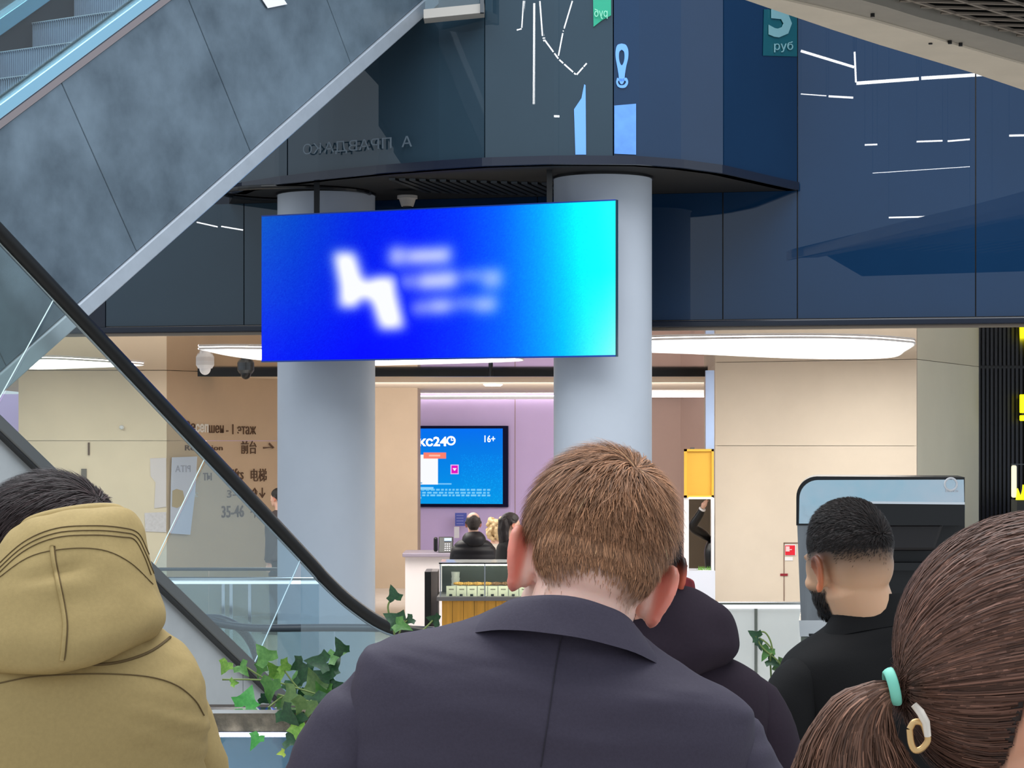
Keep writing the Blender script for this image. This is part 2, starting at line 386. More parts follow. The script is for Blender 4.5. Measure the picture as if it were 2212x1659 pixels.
gp = [oz(*p) for p in E3]; gp = [(p.x, p.y, ZO+.10) for p in gp]+[(6, 5.0, ZO+.10), (-.5, 5.0, ZO+.10)]
MB().prism(gp, (0, 0, .05)).build('grille_back', mat('void_black', (5, 5, 5), .95, spec=.05), oh)
# open cell grille: bars along and across the rim
q0 = oz(1850, 2); q1 = oz(2212, 106); tx = (q1-q0); tx.z = 0; tx.normalize(); ty = Vector((tx.y, -tx.x, 0))
if ty.y > 0: ty = -ty
M_bar = mat('grille_bar', (128, 116, 104), .5, metal=.1)
org = oz(1440, -122); org.z = ZO+.05
bar_long = MB().box((-.2, -.010, 0), (6.0, .010, .012)).mesh('slat'); bar_long.materials.append(M_bar)
bar_cross = MB().box((-.010, 0, 0), (.010, 2.6, .012)).mesh('slat'); bar_cross.materials.append(M_bar)
ang = math.atan2(tx.y, tx.x)
def rotz_obj(mesh, loc, a, par):
    o = bpy.data.objects.new('slat', mesh); COL.objects.link(o); o.location = loc; o.rotation_euler = (0, 0, a); o.parent = par
    return o
for k in range(11):
    l = org+ty*(.05+.2*k); rotz_obj(bar_long, l, ang, oh)
sk = (tx*.75+ty*.66).normalized(); a2 = math.atan2(sk.y, sk.x)-math.pi/2
for k in range(28):
    l = org+tx*(-.1+.22*k); rotz_obj(bar_cross, l, a2, oh)
# ================================================================== upper escalator
UP = Plane(17.95, 1.538)                     # near side plane of the truss
ea = Vector((.545, .838, 0)); ew = Vector((.838, -.545, 0))     # climb heading, width direction (towards the camera)
def up_sz(px, py):
    q = UP.p(px, py); b = UP.xz(180, 0); return ((q-b).xy.dot(ea.xy), q.z)
ub = UP.xz(180, 0)
s0, z0 = up_sz(180, 690); s1, z1 = up_sz(955, 0)
INC = math.atan2(z1-z0, s1-s0); ci, si = math.cos(INC), math.sin(INC)
def IJ(i, j, w=0.):                          # incline coordinates: i up the slope, j square to it, w across towards the camera
    s = s0+i*ci-j*si; z = z0+i*si+j*ci
    return ub+ea*s+ew*w+Vector((0, 0, z))
def to_ij(px, py):
    s, z = up_sz(px, py); s -= s0; z -= z0; return (s*ci+z*si, -s*si+z*ci)
ESC = empty('escalator', IJ(-4.9, 0, -.6)*1, 'grey clad escalator rising across the upper left', 'escalator')
J_TR = to_ij(540, 345)[1]+.0; J_TR = .11
jd0 = to_ij(180, 143)[1]; jd1 = jd0+.045; jd2 = to_ij(150, 118)[1]
jt = to_ij(150, 110)[1]
def ijbox(i0, i1, j0, j1, w0, w1):
    o = IJ(i0, j0, w0); return MB().obox(o, IJ(i1, j0, w0)-o, IJ(i0, j1, w0)-o, IJ(i0, j0, w1)-o)
I0, I1 = -4.6, 5.6
# seams of the cladding
sm = [to_ij(300, 554)[0], to_ij(547, 341)[0]]; pit = sm[1]-sm[0]
edges = [sm[0]+pit*k for k in range(-5, 6)]
edges = [I0]+[e for e in edges if I0+.2 < e < I1-.2]+[I1]
for a, b in zip(edges[:-1], edges[1:]):
    ijbox(a+.003, b-.003, J_TR, jd0, -.03, 0).build('panel', M_clad, ESC, bevel=.003, seg=1)
ijbox(I0, I1, J_TR, jd0, -.06, -.008).build('panel_backing', mat('backing_pale', (150, 164, 176), .5), ESC)
ijbox(I0, I1, 0, J_TR-.003, -.12, .02).build('lower_trim', M_trim, ESC, bevel=.008)
ijbox(I0, I1, 0, .05, -1.15, -.12).build('truss_floor', M_clad, ESC)
ijbox(I0, I1, 0, jd0, -1.22, -1.16).build('far_side', M_clad, ESC)
ijbox(I0, I1, jd0+.004, jd1, -.02, .012).build('edge_strip', mat('pinkish_steel', (150, 140, 142), .4, metal=.7), ESC)
dh = to_ij(150, 122)[1]-jd1; dh = max(.08, dh)
ijbox(I0, I1, jd1+.004, jd1+dh, -.09, .004).build('deck', mat('deck_steel', (150, 198, 222), .22, metal=.75), ESC, bevel=.006)
ijbox(I0, I1, jd1+dh, jd1+dh+.012, -.085, -.07).build('glass_seal', M_black, ESC)
ijbox(I0, I1, jd1+dh-.02, jd1+dh+.92, -.082, -.07).build('glass_panel', M_glass, ESC)
ijbox(I0, I1, jd1+dh+.92, jd1+dh+1.0, -.12, -.03).build('handrail', M_rubber, ESC, bevel=.03, seg=3)
ijbox(I0, I1, jd0-.5, jd1+dh-.03, -1.16, -1.13).build('skirt', mat('dark_skirt', (52, 50, 58), .4, metal=.3), ESC)
ijbox(I0, I1, jd1+dh-.03, jd1+dh+.07, -1.24, -1.11).build('deck', mat('deck_steel', (150, 198, 222), .22, metal=.75), ESC, bevel=.006)
ijbox(I0, I1, jd1+dh+.07, jd1+dh+.95, -1.19, -1.178).build('glass_panel', M_glass_blue, ESC)
ijbox(I0, I1, jd1+dh+.95, jd1+dh+1.03, -1.24, -1.14).build('handrail', M_rubber, ESC, bevel=.03, seg=3)
# steps: ribbed riser and ribbed tread, one mesh shared
nose = P(64, 50, Plane(20.06, 1.538).d(64))
RISE, RUN, SW = .269, .40, 1.03
mb = MB(); nr = 52; wv = SW/nr
for k in range(nr):
    x0 = k*wv
    mb.box((x0, .006, -RISE), (x0+wv*.55, .03, 0))            # riser ribs
    mb.box((x0, 0, -.012), (x0+wv*.55, RUN, 0))               # tread ribs
mb.box((0, .012, -RISE), (SW, .05, -.006)); mb.box((0, .012, -.05), (SW, RUN, -.008))
stm = mb.mesh('step'); M_step = mat('step_metal', (150, 164, 186), .4, metal=.4); stm.materials.append(M_step)
a_w = math.atan2(ew.y, ew.x)
for k in range(-13, 6):
    o = bpy.data.objects.new('step', stm); COL.objects.link(o); o.parent = ESC; o.matrix_parent_inverse = Matrix.Translation(ESC.location).inverted()
    q = nose+ea*(RUN*k)+Vector((0, 0, RISE*k)); o.location = q; o.rotation_euler = (0, 0, a_w)
    nl = MB
    e = MB().obox((0, -.002, -.004), (SW, 0, 0), (0, .03, 0), (0, 0, .005)).mesh('step_edge')
    if k == -13: EDGE = e; EDGE.materials.append(mat('worn_edge', (205, 215, 225), .3, metal=.6))
    eo = bpy.data.objects.new('step_edge', EDGE); COL.objects.link(eo); eo.parent = o
# white paper tag stuck near the top of the cladding
q = UP.p(560, -5); q2 = UP.p(598, -5)
tg = MB().obox(UP.p(558, -8)+UP.n()*.012, UP.p(600, -16)-UP.p(558, -8), UP.p(575, 18)-UP.p(558, -8), UP.n()*.004).build('sticker', M_white); tag(tg, 'small pale sticker at the top of the grey escalator cladding', 'sticker')
# ================================================================== lower escalator
hA = P(0, 505, 12.9); hB = P(650, 1195, 15.2)
hd = (hB-hA); path = [hA-hd*.3, hA, hA+hd*.5, hB]
low = [P(700, 1250, 15.4), P(760, 1305, 15.65), P(835, 1352, 15.95), P(930, 1372, 16.35), P(1040, 1378, 16.8)]
rail = [Vector(p) for p in cat_rom(path+low, 6)]
LE = empty('escalator', (hB.x-.5, hB.y-.3, 0), 'glass sided escalator with black handrail descending to the right', 'escalator')
MB().tube(rail, (.050), 14).build('handrail', M_rubber, LE, smooth=True)
MB().tube([p+Vector((0, 0, -.052)) for p in rail], .012, 8).build('handrail_guide', M_steel, LE, smooth=True)
lh = Vector((hd.x, hd.y, 0)).normalized(); lw = Vector((lh.y, -lh.x, 0))
DROP = 1.12
def lpt(t, drop): return hA+hd*t-Vector((0, 0, drop))
inc2 = hd.normalized(); perp2 = lw.cross(inc2).normalized()
if perp2.z > 0: perp2 = -perp2
gh = DROP*hd.xy.length/hd.length
# glass panels with joints square to the slope
def t_on_rail(px):                            # parameter on the straight part of the rail seen at column px
    u = (px-CX)/F; return (u*hA.y-hA.x)/(hd.x-u*hd.y)
js = [-.3, t_on_rail(118), (t_on_rail(118)+t_on_rail(722))/2, 1.0]
for a, b in zip(js[:-1], js[1:]):
    g = .0025
    A_ = lpt(a+g, .05); B_ = lpt(b-g, .05)
    MB().prism([A_, B_, B_+perp2*gh, A_+perp2*gh], lw*.012).build('glass_panel', M_glass_blue if b > .9 else M_glass, LE)
    pe = B_+perp2*.01
    if b < 1.01: MB().tube([B_+perp2*.0, B_+perp2*gh], .0035, 6).build('glass_edge', emis('lit_glass_edge', (220, 235, 240), .55), LE)  # bright glint of the polished edge painted as a weak glow
tail = [hB-Vector((0, 0, .05))]+[p-Vector((0, 0, .05)) for p in rail if p.y > hB.y+.02]
bot = [Vector((p.x, p.y, max(.35, hB.z-DROP-(p.y-hB.y)*.35))) for p in tail]
MB().prism(tail+bot[::-1], lw*.012).build('glass_panel', M_glass_blue, LE)
def lbox(t0, t1, d0, d1, w0, w1):
    o = lpt(t0, d0)+lw*w0; return MB().obox(o, lpt(t1, d0)-lpt(t0, d0), Vector((0, 0, d0-d1)), lw*(w1-w0))
lbox(-.3, 1.06, DROP-.02, DROP+.075, -.10, .06).build('deck', mat('grey_deck', (104, 106, 106), .35, metal=.7), LE, bevel=.008)
lbox(-.3, 1.06, DROP+.076, DROP+.09, -.04, .05).build('seam_strip', M_black, LE)
o = lpt(-.3, DROP+.09); o2 = lpt(1.06, DROP+.09)
for t0, t1 in [(-.3, -.1), (-.098, .35), (.352, .78), (.782, 1.06)]:
    a = lpt(t0, DROP+.09); b = lpt(t1, DROP+.09)
    fl = lambda v: Vector((v.x, v.y, max(.02, v.z-.55)))
    MB().prism([a, b, fl(b), fl(a)], lw*-.03).build('panel', M_clad2, LE)
MB().prism([lpt(-.3, DROP+.2)-lw*1.2, lpt(1.06, DROP+.2)-lw*1.2, fl(lpt(1.06, DROP))-lw*1.2, fl(lpt(-.3, DROP))-lw*1.2], lw*-.03).build('far_side', M_clad2, LE)
b_ = lpt(1.06, DROP)
MB().obox((b_.x, b_.y, .0), lh*1.2, -lw*1.2, (0, 0, .3)).build('landing_plate', M_steel_dark, LE)
# ---- balustrade of the next escalator: level handrail with a round newel
NE = empty('escalator_balustrade', P(640, 1790, 17)*1, 'level grey handrail on clear glass in front of left column', 'balustrade')
NE.location.z = 0
hl = [P(x, y, 16.95) for x, y in [(1000, 1366), (900, 1360), (820, 1357), (700, 1356), (600, 1357), (540, 1356), (490, 1350), (452, 1342)]]
arc = [P(x, y, 16.95) for x, y in [(440, 1340), (448, 1336), (480, 1338), (520, 1350), (548, 1378), (560, 1410), (566, 1450)]]
rp = [Vector(p) for p in cat_rom(hl, 5)]
MB().tube(rp, [(.034, .03)]*len(rp), 12).build('handrail', M_grey_rubber, NE, smooth=True)
ap = [Vector(p)+Vector((0, .1, 0)) for p in cat_rom([P(x, y, 16.95) for x, y in [(440, 1338), (475, 1340), (512, 1358), (540, 1392), (556, 1440), (562, 1500)]], 5)]
MB().tube(ap, [(.05, .035)]*len(ap), 12).build('newel', M_grey_rubber, NE, smooth=True)
pts = [P(430, 1345, 16.96), P(1000, 1366, 16.96), P(1000, 1560, 16.96), P(430, 1560, 16.96)]
for k in range(3):
    a = 432+k*146; b = a+143
    MB().prism([P(a, 1348, 16.97), P(b, 1352, 16.97), P(b, 1600, 16.97), P(a, 1600, 16.97)], (0, .012, 0)).build('glass_panel', M_glass, NE)
MB().prism([P(425, 1598, 16.9), P(1000, 1598, 16.9), P(1000, 1652, 16.9), P(425, 1652, 16.9)], (0, .2, 0)).build('base', M_clad2, NE)
# ================================================================== hanging blue screen
def grid_face(mb_name, o, ax, ay, img, mt, parent):
    """display surface: a fine grid with one colour per vertex, img[row from top, col]"""
    h, w, _ = img.shape
    xs = np.linspace(0, 1, w); ys = np.linspace(1, 0, h)
    X, Y = np.meshgrid(xs, ys); o = np.array(o); ax = np.array(ax); ay = np.array(ay)
    V = o+X.reshape(-1, 1)*ax+Y.reshape(-1, 1)*ay
    idx = np.arange(h*w).reshape(h, w)
    f = np.stack([idx[1:, :-1], idx[1:, 1:], idx[:-1, 1:], idx[:-1, :-1]], -1).reshape(-1, 4)
    m = bpy.data.meshes.new(mb_name); m.from_pydata(V.tolist(), [], f.tolist())
    ca = m.color_attributes.new('col', 'FLOAT_COLOR', 'POINT')
    c = img.reshape(-1, 3)/255; l = np.where(c <= .04045, c/12.92, ((c+.055)/1.055)**2.4)
    ca.data.foreach_set('color', np.hstack([l, np.ones((len(l), 1))]).astype(np.float32).ravel())
    m.update(); return mkobj(mb_name, m, mt, parent)
def blur(a, s):
    r = int(3*s); k = np.exp(-.5*(np.arange(-r, r+1)/s)**2); k /= k.sum()
    a = np.apply_along_axis(lambda v: np.convolve(np.pad(v, r, 'edge'), k, 'valid'), 0, a)
    return np.apply_along_axis(lambda v: np.convolve(np.pad(v, r, 'edge'), k, 'valid'), 1, a)
def raster(shape, poly):
    h, w = shape; Y, X = np.mgrid[0:h, 0:w]; ins = np.zeros(shape, bool); n = len(poly)
    for i in range(n):
        x1, y1 = poly[i]; x2, y2 = poly[(i+1) % n]
        c = ((y1 > Y) != (y2 > Y)) & (X < (x2-x1)*(Y-y1)/((y2-y1) or 1e-9)+x1); ins ^= c
    return ins.astype(float)
sR = P(1330, HY, 16.8); sL = P(565, HY, 18.0); sn = Vector((-(sR-sL).y, (sR-sL).x, 0)).normalized()
if sn.y < 0: sn = -sn
zt, zb = CZ+1.852, CZ+.668
SCN = empty('led_screen', (sL.x*.5+sR.x*.5, sL.y*.5+sR.y*.5, zb), 'large blue LED screen with blurred white logo hung across both columns', 'screen')
MB().obox((sL.x, sL.y, zb)+sn*.0 if False else Vector((sL.x, sL.y, zb))+sn*.004, sR-sL, sn*.03, (0, 0, zt-zb)).build('housing', mat('screen_edge', (10, 40, 120), .4), SCN)
gh_, gw_ = 170, 384
yy, xx = np.mgrid[0:gh_, 0:gw_]; u = xx/(gw_-1); v = yy/(gh_-1)
st = [(0, (14, 62, 225)), (.10, (4, 50, 225)), (.30, (0, 22, 244)), (.45, (0, 26, 255)), (.58, (0, 52, 255)), (.70, (0, 100, 255)), (.80, (0, 160, 255)), (.86, (0, 205, 255)), (.91, (0, 248, 255)), (.96, (10, 255, 255)), (1, (30, 255, 250))]
ug = u+.05*(.5-v)*np.clip((u-.5)*2, 0, 1)
img = np.stack([np.interp(ug, [s[0] for s in st], [s[1][k] for s in st]) for k in range(3)], -1)
tl = np.clip(1-v*1.6, 0, 1)*np.clip(1-u*1.5, 0, 1); img[..., 2] -= 26*tl; img[..., 1] += 26*tl
bt = np.clip((v-.6)*2.5, 0, 1)*np.clip(1-u*1.6, 0, 1); img[..., 1] -= 30*bt; img[..., 0] -= 6*bt; img[..., 2] += 22*bt
br = np.clip((u-.86)*7, 0, 1)*np.clip((v-.45)*1.9, 0, 1); img[..., 0] += 120*br; img[..., 2] -= 8*br
img += np.random.default_rng(1).normal(0, 4, img.shape[:2])[..., None]*np.array([.3, 1, .6])
def zz(pts):                                   # marks are placed in fractions of the screen
    out = []
    for (a, b) in pts:
        px = 540+a/2.698; py = 420+b/2.698; uu = (px-565)/765
        t = 470-38*uu; h = 308+28*uu; out.append((uu*(gw_-1), (py-t)/h*(gh_-1)))
    return out
shp = (gh_, gw_)
logo = raster(shp, zz([(505, 335), (640, 335), (690, 500), (735, 500), (740, 480), (885, 475), (885, 560), (940, 780), (790, 790), (735, 620), (670, 600), (665, 660), (545, 660), (545, 540)]))
logo = np.clip(blur(logo, 6.0)*1.12, 0, 1)
tx_ = np.zeros(shp)
for q, al in [([(845, 310), (930, 305), (930, 410), (845, 415)], .75), ([(950, 318), (1205, 305), (1205, 395), (950, 408)], .8),
              ([(905, 470), (1010, 462), (1010, 545), (905, 550)], .5), ([(1020, 462), (1245, 445), (1245, 540), (1020, 555)], .8), ([(1270, 445), (1380, 440), (1380, 500), (1270, 505)], .55), ([(1390, 435), (1500, 430), (1500, 540), (1390, 548)], .6),
              ([(975, 625), (1085, 615), (1085, 695), (975, 700)], .55), ([(1090, 612), (1215, 605), (1215, 685), (1090, 694)], .75), ([(1230, 605), (1330, 600), (1330, 665), (1230, 672)], .5), ([(1340, 600), (1470, 592), (1470, 680), (1340, 690)], .65)]:
    tx_ = np.maximum(tx_, raster(shp, zz(q))*al)
tx_ = np.clip(blur(tx_, 6.5)*1.1, 0, 1)
al = np.maximum(logo, tx_)[..., None]
img = np.clip(img*(1-al)+np.array([246, 248, 255])*al, 0, 255)
grid_face('display', Vector((sL.x, sL.y, zb)), sR-sL, (0, 0, zt-zb), img, attr_emit('screen_glow', s=1.05), SCN)
MB().obox(Vector((sL.x, sL.y, zb-.012))+sn*-.004, sR-sL, sn*.036, (0, 0, .012)).build('bezel', mat('bezel_blue', (6, 60, 160), .4), SCN)
MB().obox(Vector((sL.x, sL.y, zt))+sn*-.004, sR-sL, sn*.036, (0, 0, .010)).build('bezel', mat('bezel_blue', (6, 60, 160), .4), SCN)
MB().obox(Vector((sR.x, sR.y, zb-.012))+sn*-.004, (.008, 0, 0), sn*.036, (0, 0, zt-zb+.02)).build('bezel', mat('bezel_dark', (8, 60, 80), .4), SCN)
for px in (685, 1190):
    f_ = (px-565)/765; q = sL+(sR-sL)*f_+sn*.05
    MB().box((q.x-.022, q.y-.022, zt-.05), (q.x+.022, q.y+.022, ZS)).build('hanging_pole', M_black, SCN)
# spot lamp and sensor under the soffit
def lamp_spot(px, py, d, r, zt_, label, name='ceiling_speaker', cat='ceiling fitting'):
    q = P(px, py, d); t = empty(name, (q.x, q.y, zt_), label, cat)
    MB().cyl((q.x, q.y, zt_-.025), r, .025, 24).build('flange', mat('cream_plastic', (206, 196, 184), .5), t, smooth=False)
    MB().cyl((q.x, q.y, zt_-.09), r*.6, .066, 24, r*.85).build('body', mat('cream_plastic', (206, 196, 184), .5), t)
    MB().cyl((q.x, q.y, zt_-.1), r*.45, .012, 24).build('lens', M_black, t)
lamp_spot(880, 432, 18.4, .085, ZS-.05, 'cream round fitting under the balcony soffit above the screen')
# ================================================================== reflected signs built as flat shapes on the upper glass, and a price poster
def bul_p(px, py, off=.012):
    d = bul_d(px)-off; return P(px, py, d)
def sticker(name, pts, mt, label, cat, th=.006):
    """film cut to shape, following the curve of the glass"""
    vs = [bul_p(*p) for p in pts]; o = MB().prism(vs, (0, .006, 0)).build(name, mt); tag(o, label, cat); return o
M_refl_blue = mat('blue_film', (104, 160, 235), .35, emit=(104, 160, 235), estr=.25)  # colour of signs reflected in the glass, with a faint glow
M_refl_green = mat('green_film', (20, 150, 120), .35, emit=(20, 160, 120), estr=.2)
pin = empty('pin_sign', bul_p(1343, 188), 'light blue map pin sign on the upper glass', 'sign')  # reflection of a map pin, built as flat rings
outer = [(1343, 94), (1352, 97), (1357, 108), (1357, 125), (1353, 142), (1350, 160), (1348, 176), (1343, 182), (1338, 176), (1336, 160), (1333, 142), (1330, 125), (1330, 108), (1334, 97)]
inner = [(1343, 107), (1348, 112), (1349, 124), (1347, 135), (1343, 141), (1339, 135), (1337, 124), (1338, 112)]
def ring(outer, inner, mt, name, par):
    k = 56
    def res(p):
        q = cat_rom([*p, p[0]], 8)[:-1]; c = np.array(p).mean(0); a = np.unwrap(np.arctan2(q[:, 1]-c[1], q[:, 0]-c[0]))
        return q[np.linspace(0, len(q)-1, k).astype(int)]
    A_, B_ = res(outer), res(inner); mb = MB()
    va = [bul_p(*p) for p in A_]; vb = [bul_p(*p) for p in B_]; off = Vector((0, .006, 0))
    vs = va+vb+[p+off for p in va]+[p+off for p in vb]; fs = []
    for i in range(k):
        j = (i+1) % k; fs += [(i, j, k+j, k+i), (2*k+j, 2*k+i, 3*k+i, 3*k+j), (j, i, 2*k+i, 2*k+j), (k+i, k+j, 3*k+j, 3*k+i)]
    return mb.add(vs, fs).build(name, mt, par)
ring(outer, inner, M_refl_blue, 'pin_body', pin)
ring([(1333, 168), (1343, 170), (1353, 168), (1357, 178), (1352, 188), (1343, 190), (1335, 187), (1331, 178)], [(1336, 174), (1343, 176), (1350, 174), (1352, 178), (1348, 183), (1343, 184), (1338, 183), (1335, 178)], M_refl_blue, 'pin_base', pin)
sticker('poster', [(1327, 228), (1374, 224), (1374, 334), (1327, 332)], mat('blue_poster', (92, 146, 220), .4, noise=.15, nscale=9, emit=(92, 146, 220), estr=.2), 'square blue poster on the glass beneath the map pin', 'poster')
sticker('banner', [(1262, 182), (1265, 184), (1266, 334), (1243, 334), (1240, 236), (1256, 212)], M_refl_blue, 'pointed pale blue banner on the glass left of the map pin', 'banner')
gr = sticker('banner', [(1281, -20), (1320, -20), (1320, 33), (1300, 44), (1282, 58)], M_refl_green, 'green cut banner at the top edge with faint lettering', 'banner')
text('lettering', 'руб', bul_p(1284, 36, .03), (1, 0, 0), (0, 0, 1), .06, mat('pale_mint', (150, 225, 195), .5), gr, .004, width=.1, mirror=True)
def wallp(px, py, off=.012): return FAS.p(px, py)+FAS.n()*off
gp_ = [bul_p(1650, 20), bul_p(1722, 20), bul_p(1722, 122), bul_p(1648, 120)]
pr = MB().prism(gp_, (0, .006, 0)).build('price_poster', mat('teal_film', (24, 92, 104), .3)); tag(pr, 'teal price poster reading 5 with small letters at the top right', 'poster')
dv = (bul_p(1722, 70)-bul_p(1655, 70)).normalized()
text('lettering', '5', bul_p(1660, 76, .03), dv, (0, 0, 1), .34, mat('pale_teal', (128, 176, 184), .5), pr, .004, width=.44, bold=.03)
text('lettering', 'руб', bul_p(1672, 108, .03), dv, (0, 0, 1), .07, mat('pale_teal', (128, 176, 184), .5), pr, .004, width=.36)

gl_ = empty('glass_lettering', bul_p(770, 325, .0), 'faint grey mirrored lettering on the upper glass left', 'sign')  # hall sign seen as a reflection, painted as reversed letters
for wd_, xa_, xb_, ya_ in [('КО', 655, 694, 334), ('ПРАВДА', 700, 846, 330), ('А', 868, 890, 318)]:
    q0 = bul_p(xa_, ya_, .045); q1 = bul_p(xb_, ya_-.07*(xb_-xa_), .045)
    text('lettering', wd_, q0, q1-q0, up, .085, mat('faint_film', (92, 106, 118), .4), gl_, .003, width=(q1-q0).length, mirror=True)
# ================================================================== lettering on the left block
M_let = mat('letter_bronze', (104, 78, 60), .4, metal=.3)
M_let_w = mat('letter_white', (240, 236, 228), .5)
tt = TXT.t()
def tx_on(s, px0, py, px1, h, mt, par, name='lettering', bold=0.):
    a = TXT.p(px0, py)+TXT.n()*.003; b = TXT.p(px1, py)
    return text(name, s, a, tt, up, h*TXT.d((px0+px1)/2)/F, mt, par, .012, width=(b-a).length, bold=bold)
ws = empty('wall_lettering', TXT.p(480, 1120), 'raised bronze direction lettering with arrows on the tan wall', 'wall sign')
tx_on('Ре', 399, 931, 421, 22, M_let, ws); tx_on('сеп', 421, 933, 449, 22, M_let_w, ws, bold=.03); tx_on('шен', 451, 935, 482, 22, M_let, ws)
tx_on('- 1 этаж', 488, 938, 552, 23, M_let, ws)
tx_on('Reception', 399, 973, 480, 12, M_let, ws); tx_on('前台', 520, 978, 553, 22, M_let, ws)
tx_on('→', 568, 978, 592, 24, M_let, ws, bold=.01)
tx_on('Лиф', 400, 1036, 437, 27, M_let_w, ws); tx_on('ты', 438, 1038, 456, 22, M_let, ws)
tx_on('Lifts', 492, 1036, 525, 25, M_let, ws); tx_on('电梯', 541, 1038, 575, 22, M_let, ws)
tx_on('Этаж:', 399, 1074, 426, 14, M_let_w, ws); tx_on('3-', 490, 1075, 508, 17, M_let, ws)
tx_on('↑↓', 543, 1076, 572, 22, M_let, ws)
tx_on('35-46', 478, 1118, 526, 26, M_let, ws, bold=.01); tx_on('↑', 540, 1119, 556, 22, M_let, ws)
dg = empty('wall_digit', (P(193, 985, 30.05)), 'thin bronze digit 1 high on the cream block', 'wall sign')
text('digit', '1', P(190, 983, 30.05), (1, 0, 0), up, 29*30/F, M_let, dg, .015)
dg = empty('wall_digit', (P(186, 1060, 30.05)), 'bold bronze digit 1 lower on the cream block', 'wall sign')
text('digit', '1', P(176, 1058, 30.05), (1, 0, 0), up, 46*30/F, mat('letter_grey', (120, 112, 104), .5), dg, .02, bold=.04)
o = MB().ell(P(263, 923, 30.0), (.035, .03, .03), 14, 8).build('wall_sensor', M_white, smooth=True); tag(o, 'small white round sensor on the cream block', 'sensor')
# reflected advert built as a sheet before the lettered wall
po = empty('poster', TXT.p(385, 1155), 'pale blue poster with mirrored faint letters beside the lettering', 'poster')
def tpoly(pts, off, mt, name, par, th=.008): return MB().prism([TXT.p(x, y)+TXT.n()*off for x, y in pts], TXT.n()*th).build(name, mt, par)
tpoly([(366, 988), (420, 986), (416, 1060), (405, 1155), (362, 1152), (364, 1040)], .05, mat('poster_blue', (214, 220, 245), .5), 'sheet', po)
tpoly([(366, 1060), (375, 1056), (388, 1060), (391, 1075), (388, 1090), (376, 1097), (365, 1094)], .06, mat('food_print', (196, 178, 146), .5), 'food_picture', po)
text('lettering', 'PITA', TXT.p(372, 1020)+TXT.n()*.062, tt, up, .1, mat('print_grey', (170, 172, 196), .5), po, .003, width=.28, mirror=True)
sh = MB().prism([P(324, 990, 30.045), P(359, 989, 30.045), P(359, 1095, 30.045), P(333, 1098, 30.045), P(336, 1042, 30.045), P(325, 1028, 30.045)], (0, .008, 0)).build('paper_sheet', mat('sheet_white', (232, 222, 226), .5)); tag(sh, 'torn pale paper sheet on the cream block near its corner', 'paper')  # piece of the reflected advert, built as a flat sheet
sh = MB().prism([P(312, 1108, 30.045), P(359, 1106, 30.045), P(359, 1150, 30.045), P(314, 1148, 30.045)], (0, .008, 0)).build('paper_sheet', mat('sheet_dots', (226, 218, 226), .5, noise=.1, nscale=30)); tag(sh, 'small patterned paper sheet low on the cream block', 'paper')  # another reflected piece, built as a sheet on the block
# ---- ceiling fittings of the lobby
def dome(px, d, label, black):
    q = P(px, HY, d); t = empty('dome_camera', (q.x, q.y, ZC-.08), label, 'camera', 'ceiling dome fittings')
    m1 = M_steel_dark if black else M_white
    MB().cyl((q.x, q.y, ZC-.05), .11, .05, 28).build('mount', m1, t)
    MB().cyl((q.x, q.y, ZC-.09), .085, .04, 28, .11).build('collar', m1, t)
    MB().ell((q.x, q.y, ZC-.09), (.07, .07, .08), 20, 12).build('dome', M_black if black else M_white, t, smooth=True)
dome(531, 28.5, 'black dome camera on the mirror ceiling above the lettering', True)
dome(443, 26.6, 'white dome detector on the mirror ceiling left of the screen', False)
q = P(1060, HY, 29.5); t = empty('track_spot', (q.x, q.y, ZC-.2), 'small black spot on the ceiling near the downlight', 'spotlight')
MB().cyl((q.x, q.y, ZC-.04), .02, .04, 12).build('stem', M_black, t); MB().cyl((q.x, q.y, ZC-.1), .03, .07, 16).build('head', M_black, t)
# ================================================================== television
TVL, TVR = BK.xz(789, 0), BK.xz(1099, 0); tz0, tz1 = BK.p(1099, 1095).z, BK.p(1099, 920).z
tv = empty('television', BK.p(940, 1095)+Vector((0, -.1, 0)), 'large wall television showing a blue advert', 'television')
bn = BK.n()
MB().obox(Vector((TVL.x, TVL.y, tz0))+bn*.05, TVR-TVL, bn*.12, (0, 0, tz1-tz0)).build('frame', mat('tv_frame', (8, 10, 50), .6, spec=.1), tv)
H_, W_ = 175, 310; yy, xx = np.mgrid[0:H_, 0:W_]
def tvx(px): return (px-789)*W_/310
im = np.zeros((H_, W_, 3)); im[:] = (0, 128, 232); im[..., 1] += (yy/H_-.4)*40; im[..., 2] += np.clip((40-yy)/4, 0, 10)
sp = np.random.default_rng(3).random((H_, W_)); im[(sp > .93) & (xx > tvx(1005)) & (yy > 60)] += (10, 40, 20)
def rect(x0, y0, x1, y1, c): im[max(0, int(y0-920)):int(y1-920), max(0, int(tvx(x0))):int(tvx(x1))] = c
rect(789, 981, 955, 1050, (250, 252, 255)); rect(923, 976, 973, 990, (255, 130, 110)); rect(935, 981, 960, 985, (255, 190, 170))
rect(983, 1004, 1001, 1026, (235, 190, 245)); rect(985, 1006, 999, 1024, (225, 20, 190))
for k in range(5): rect(988+k, 1012+k*1.6, 996-k, 1014+k*1.6, (255, 235, 255))
rect(905, 1045, 920, 1048, (120, 180, 220)); rect(955, 1047, 985, 1050, (120, 200, 250)); rect(789, 1056, 945, 1062, (150, 215, 255))
rs = np.random.default_rng(5)
for k, (y, x1) in enumerate([(1060, 1072), (1067, 1072), (1073, 1072), (1079, 918)]):
    x = 800
    while x < x1:
        w = rs.integers(5, 13); rect(x, y, min(x+w, x1), y+4, (120, 205, 250)); x += w+3
grid_face('display', Vector((TVL.x, TVL.y, tz0+.06))+bn*.175, (TVR-TVL)*.965, (0, 0, tz1-tz0-.11), im, attr_emit('tv_glow', s=1.0), tv)
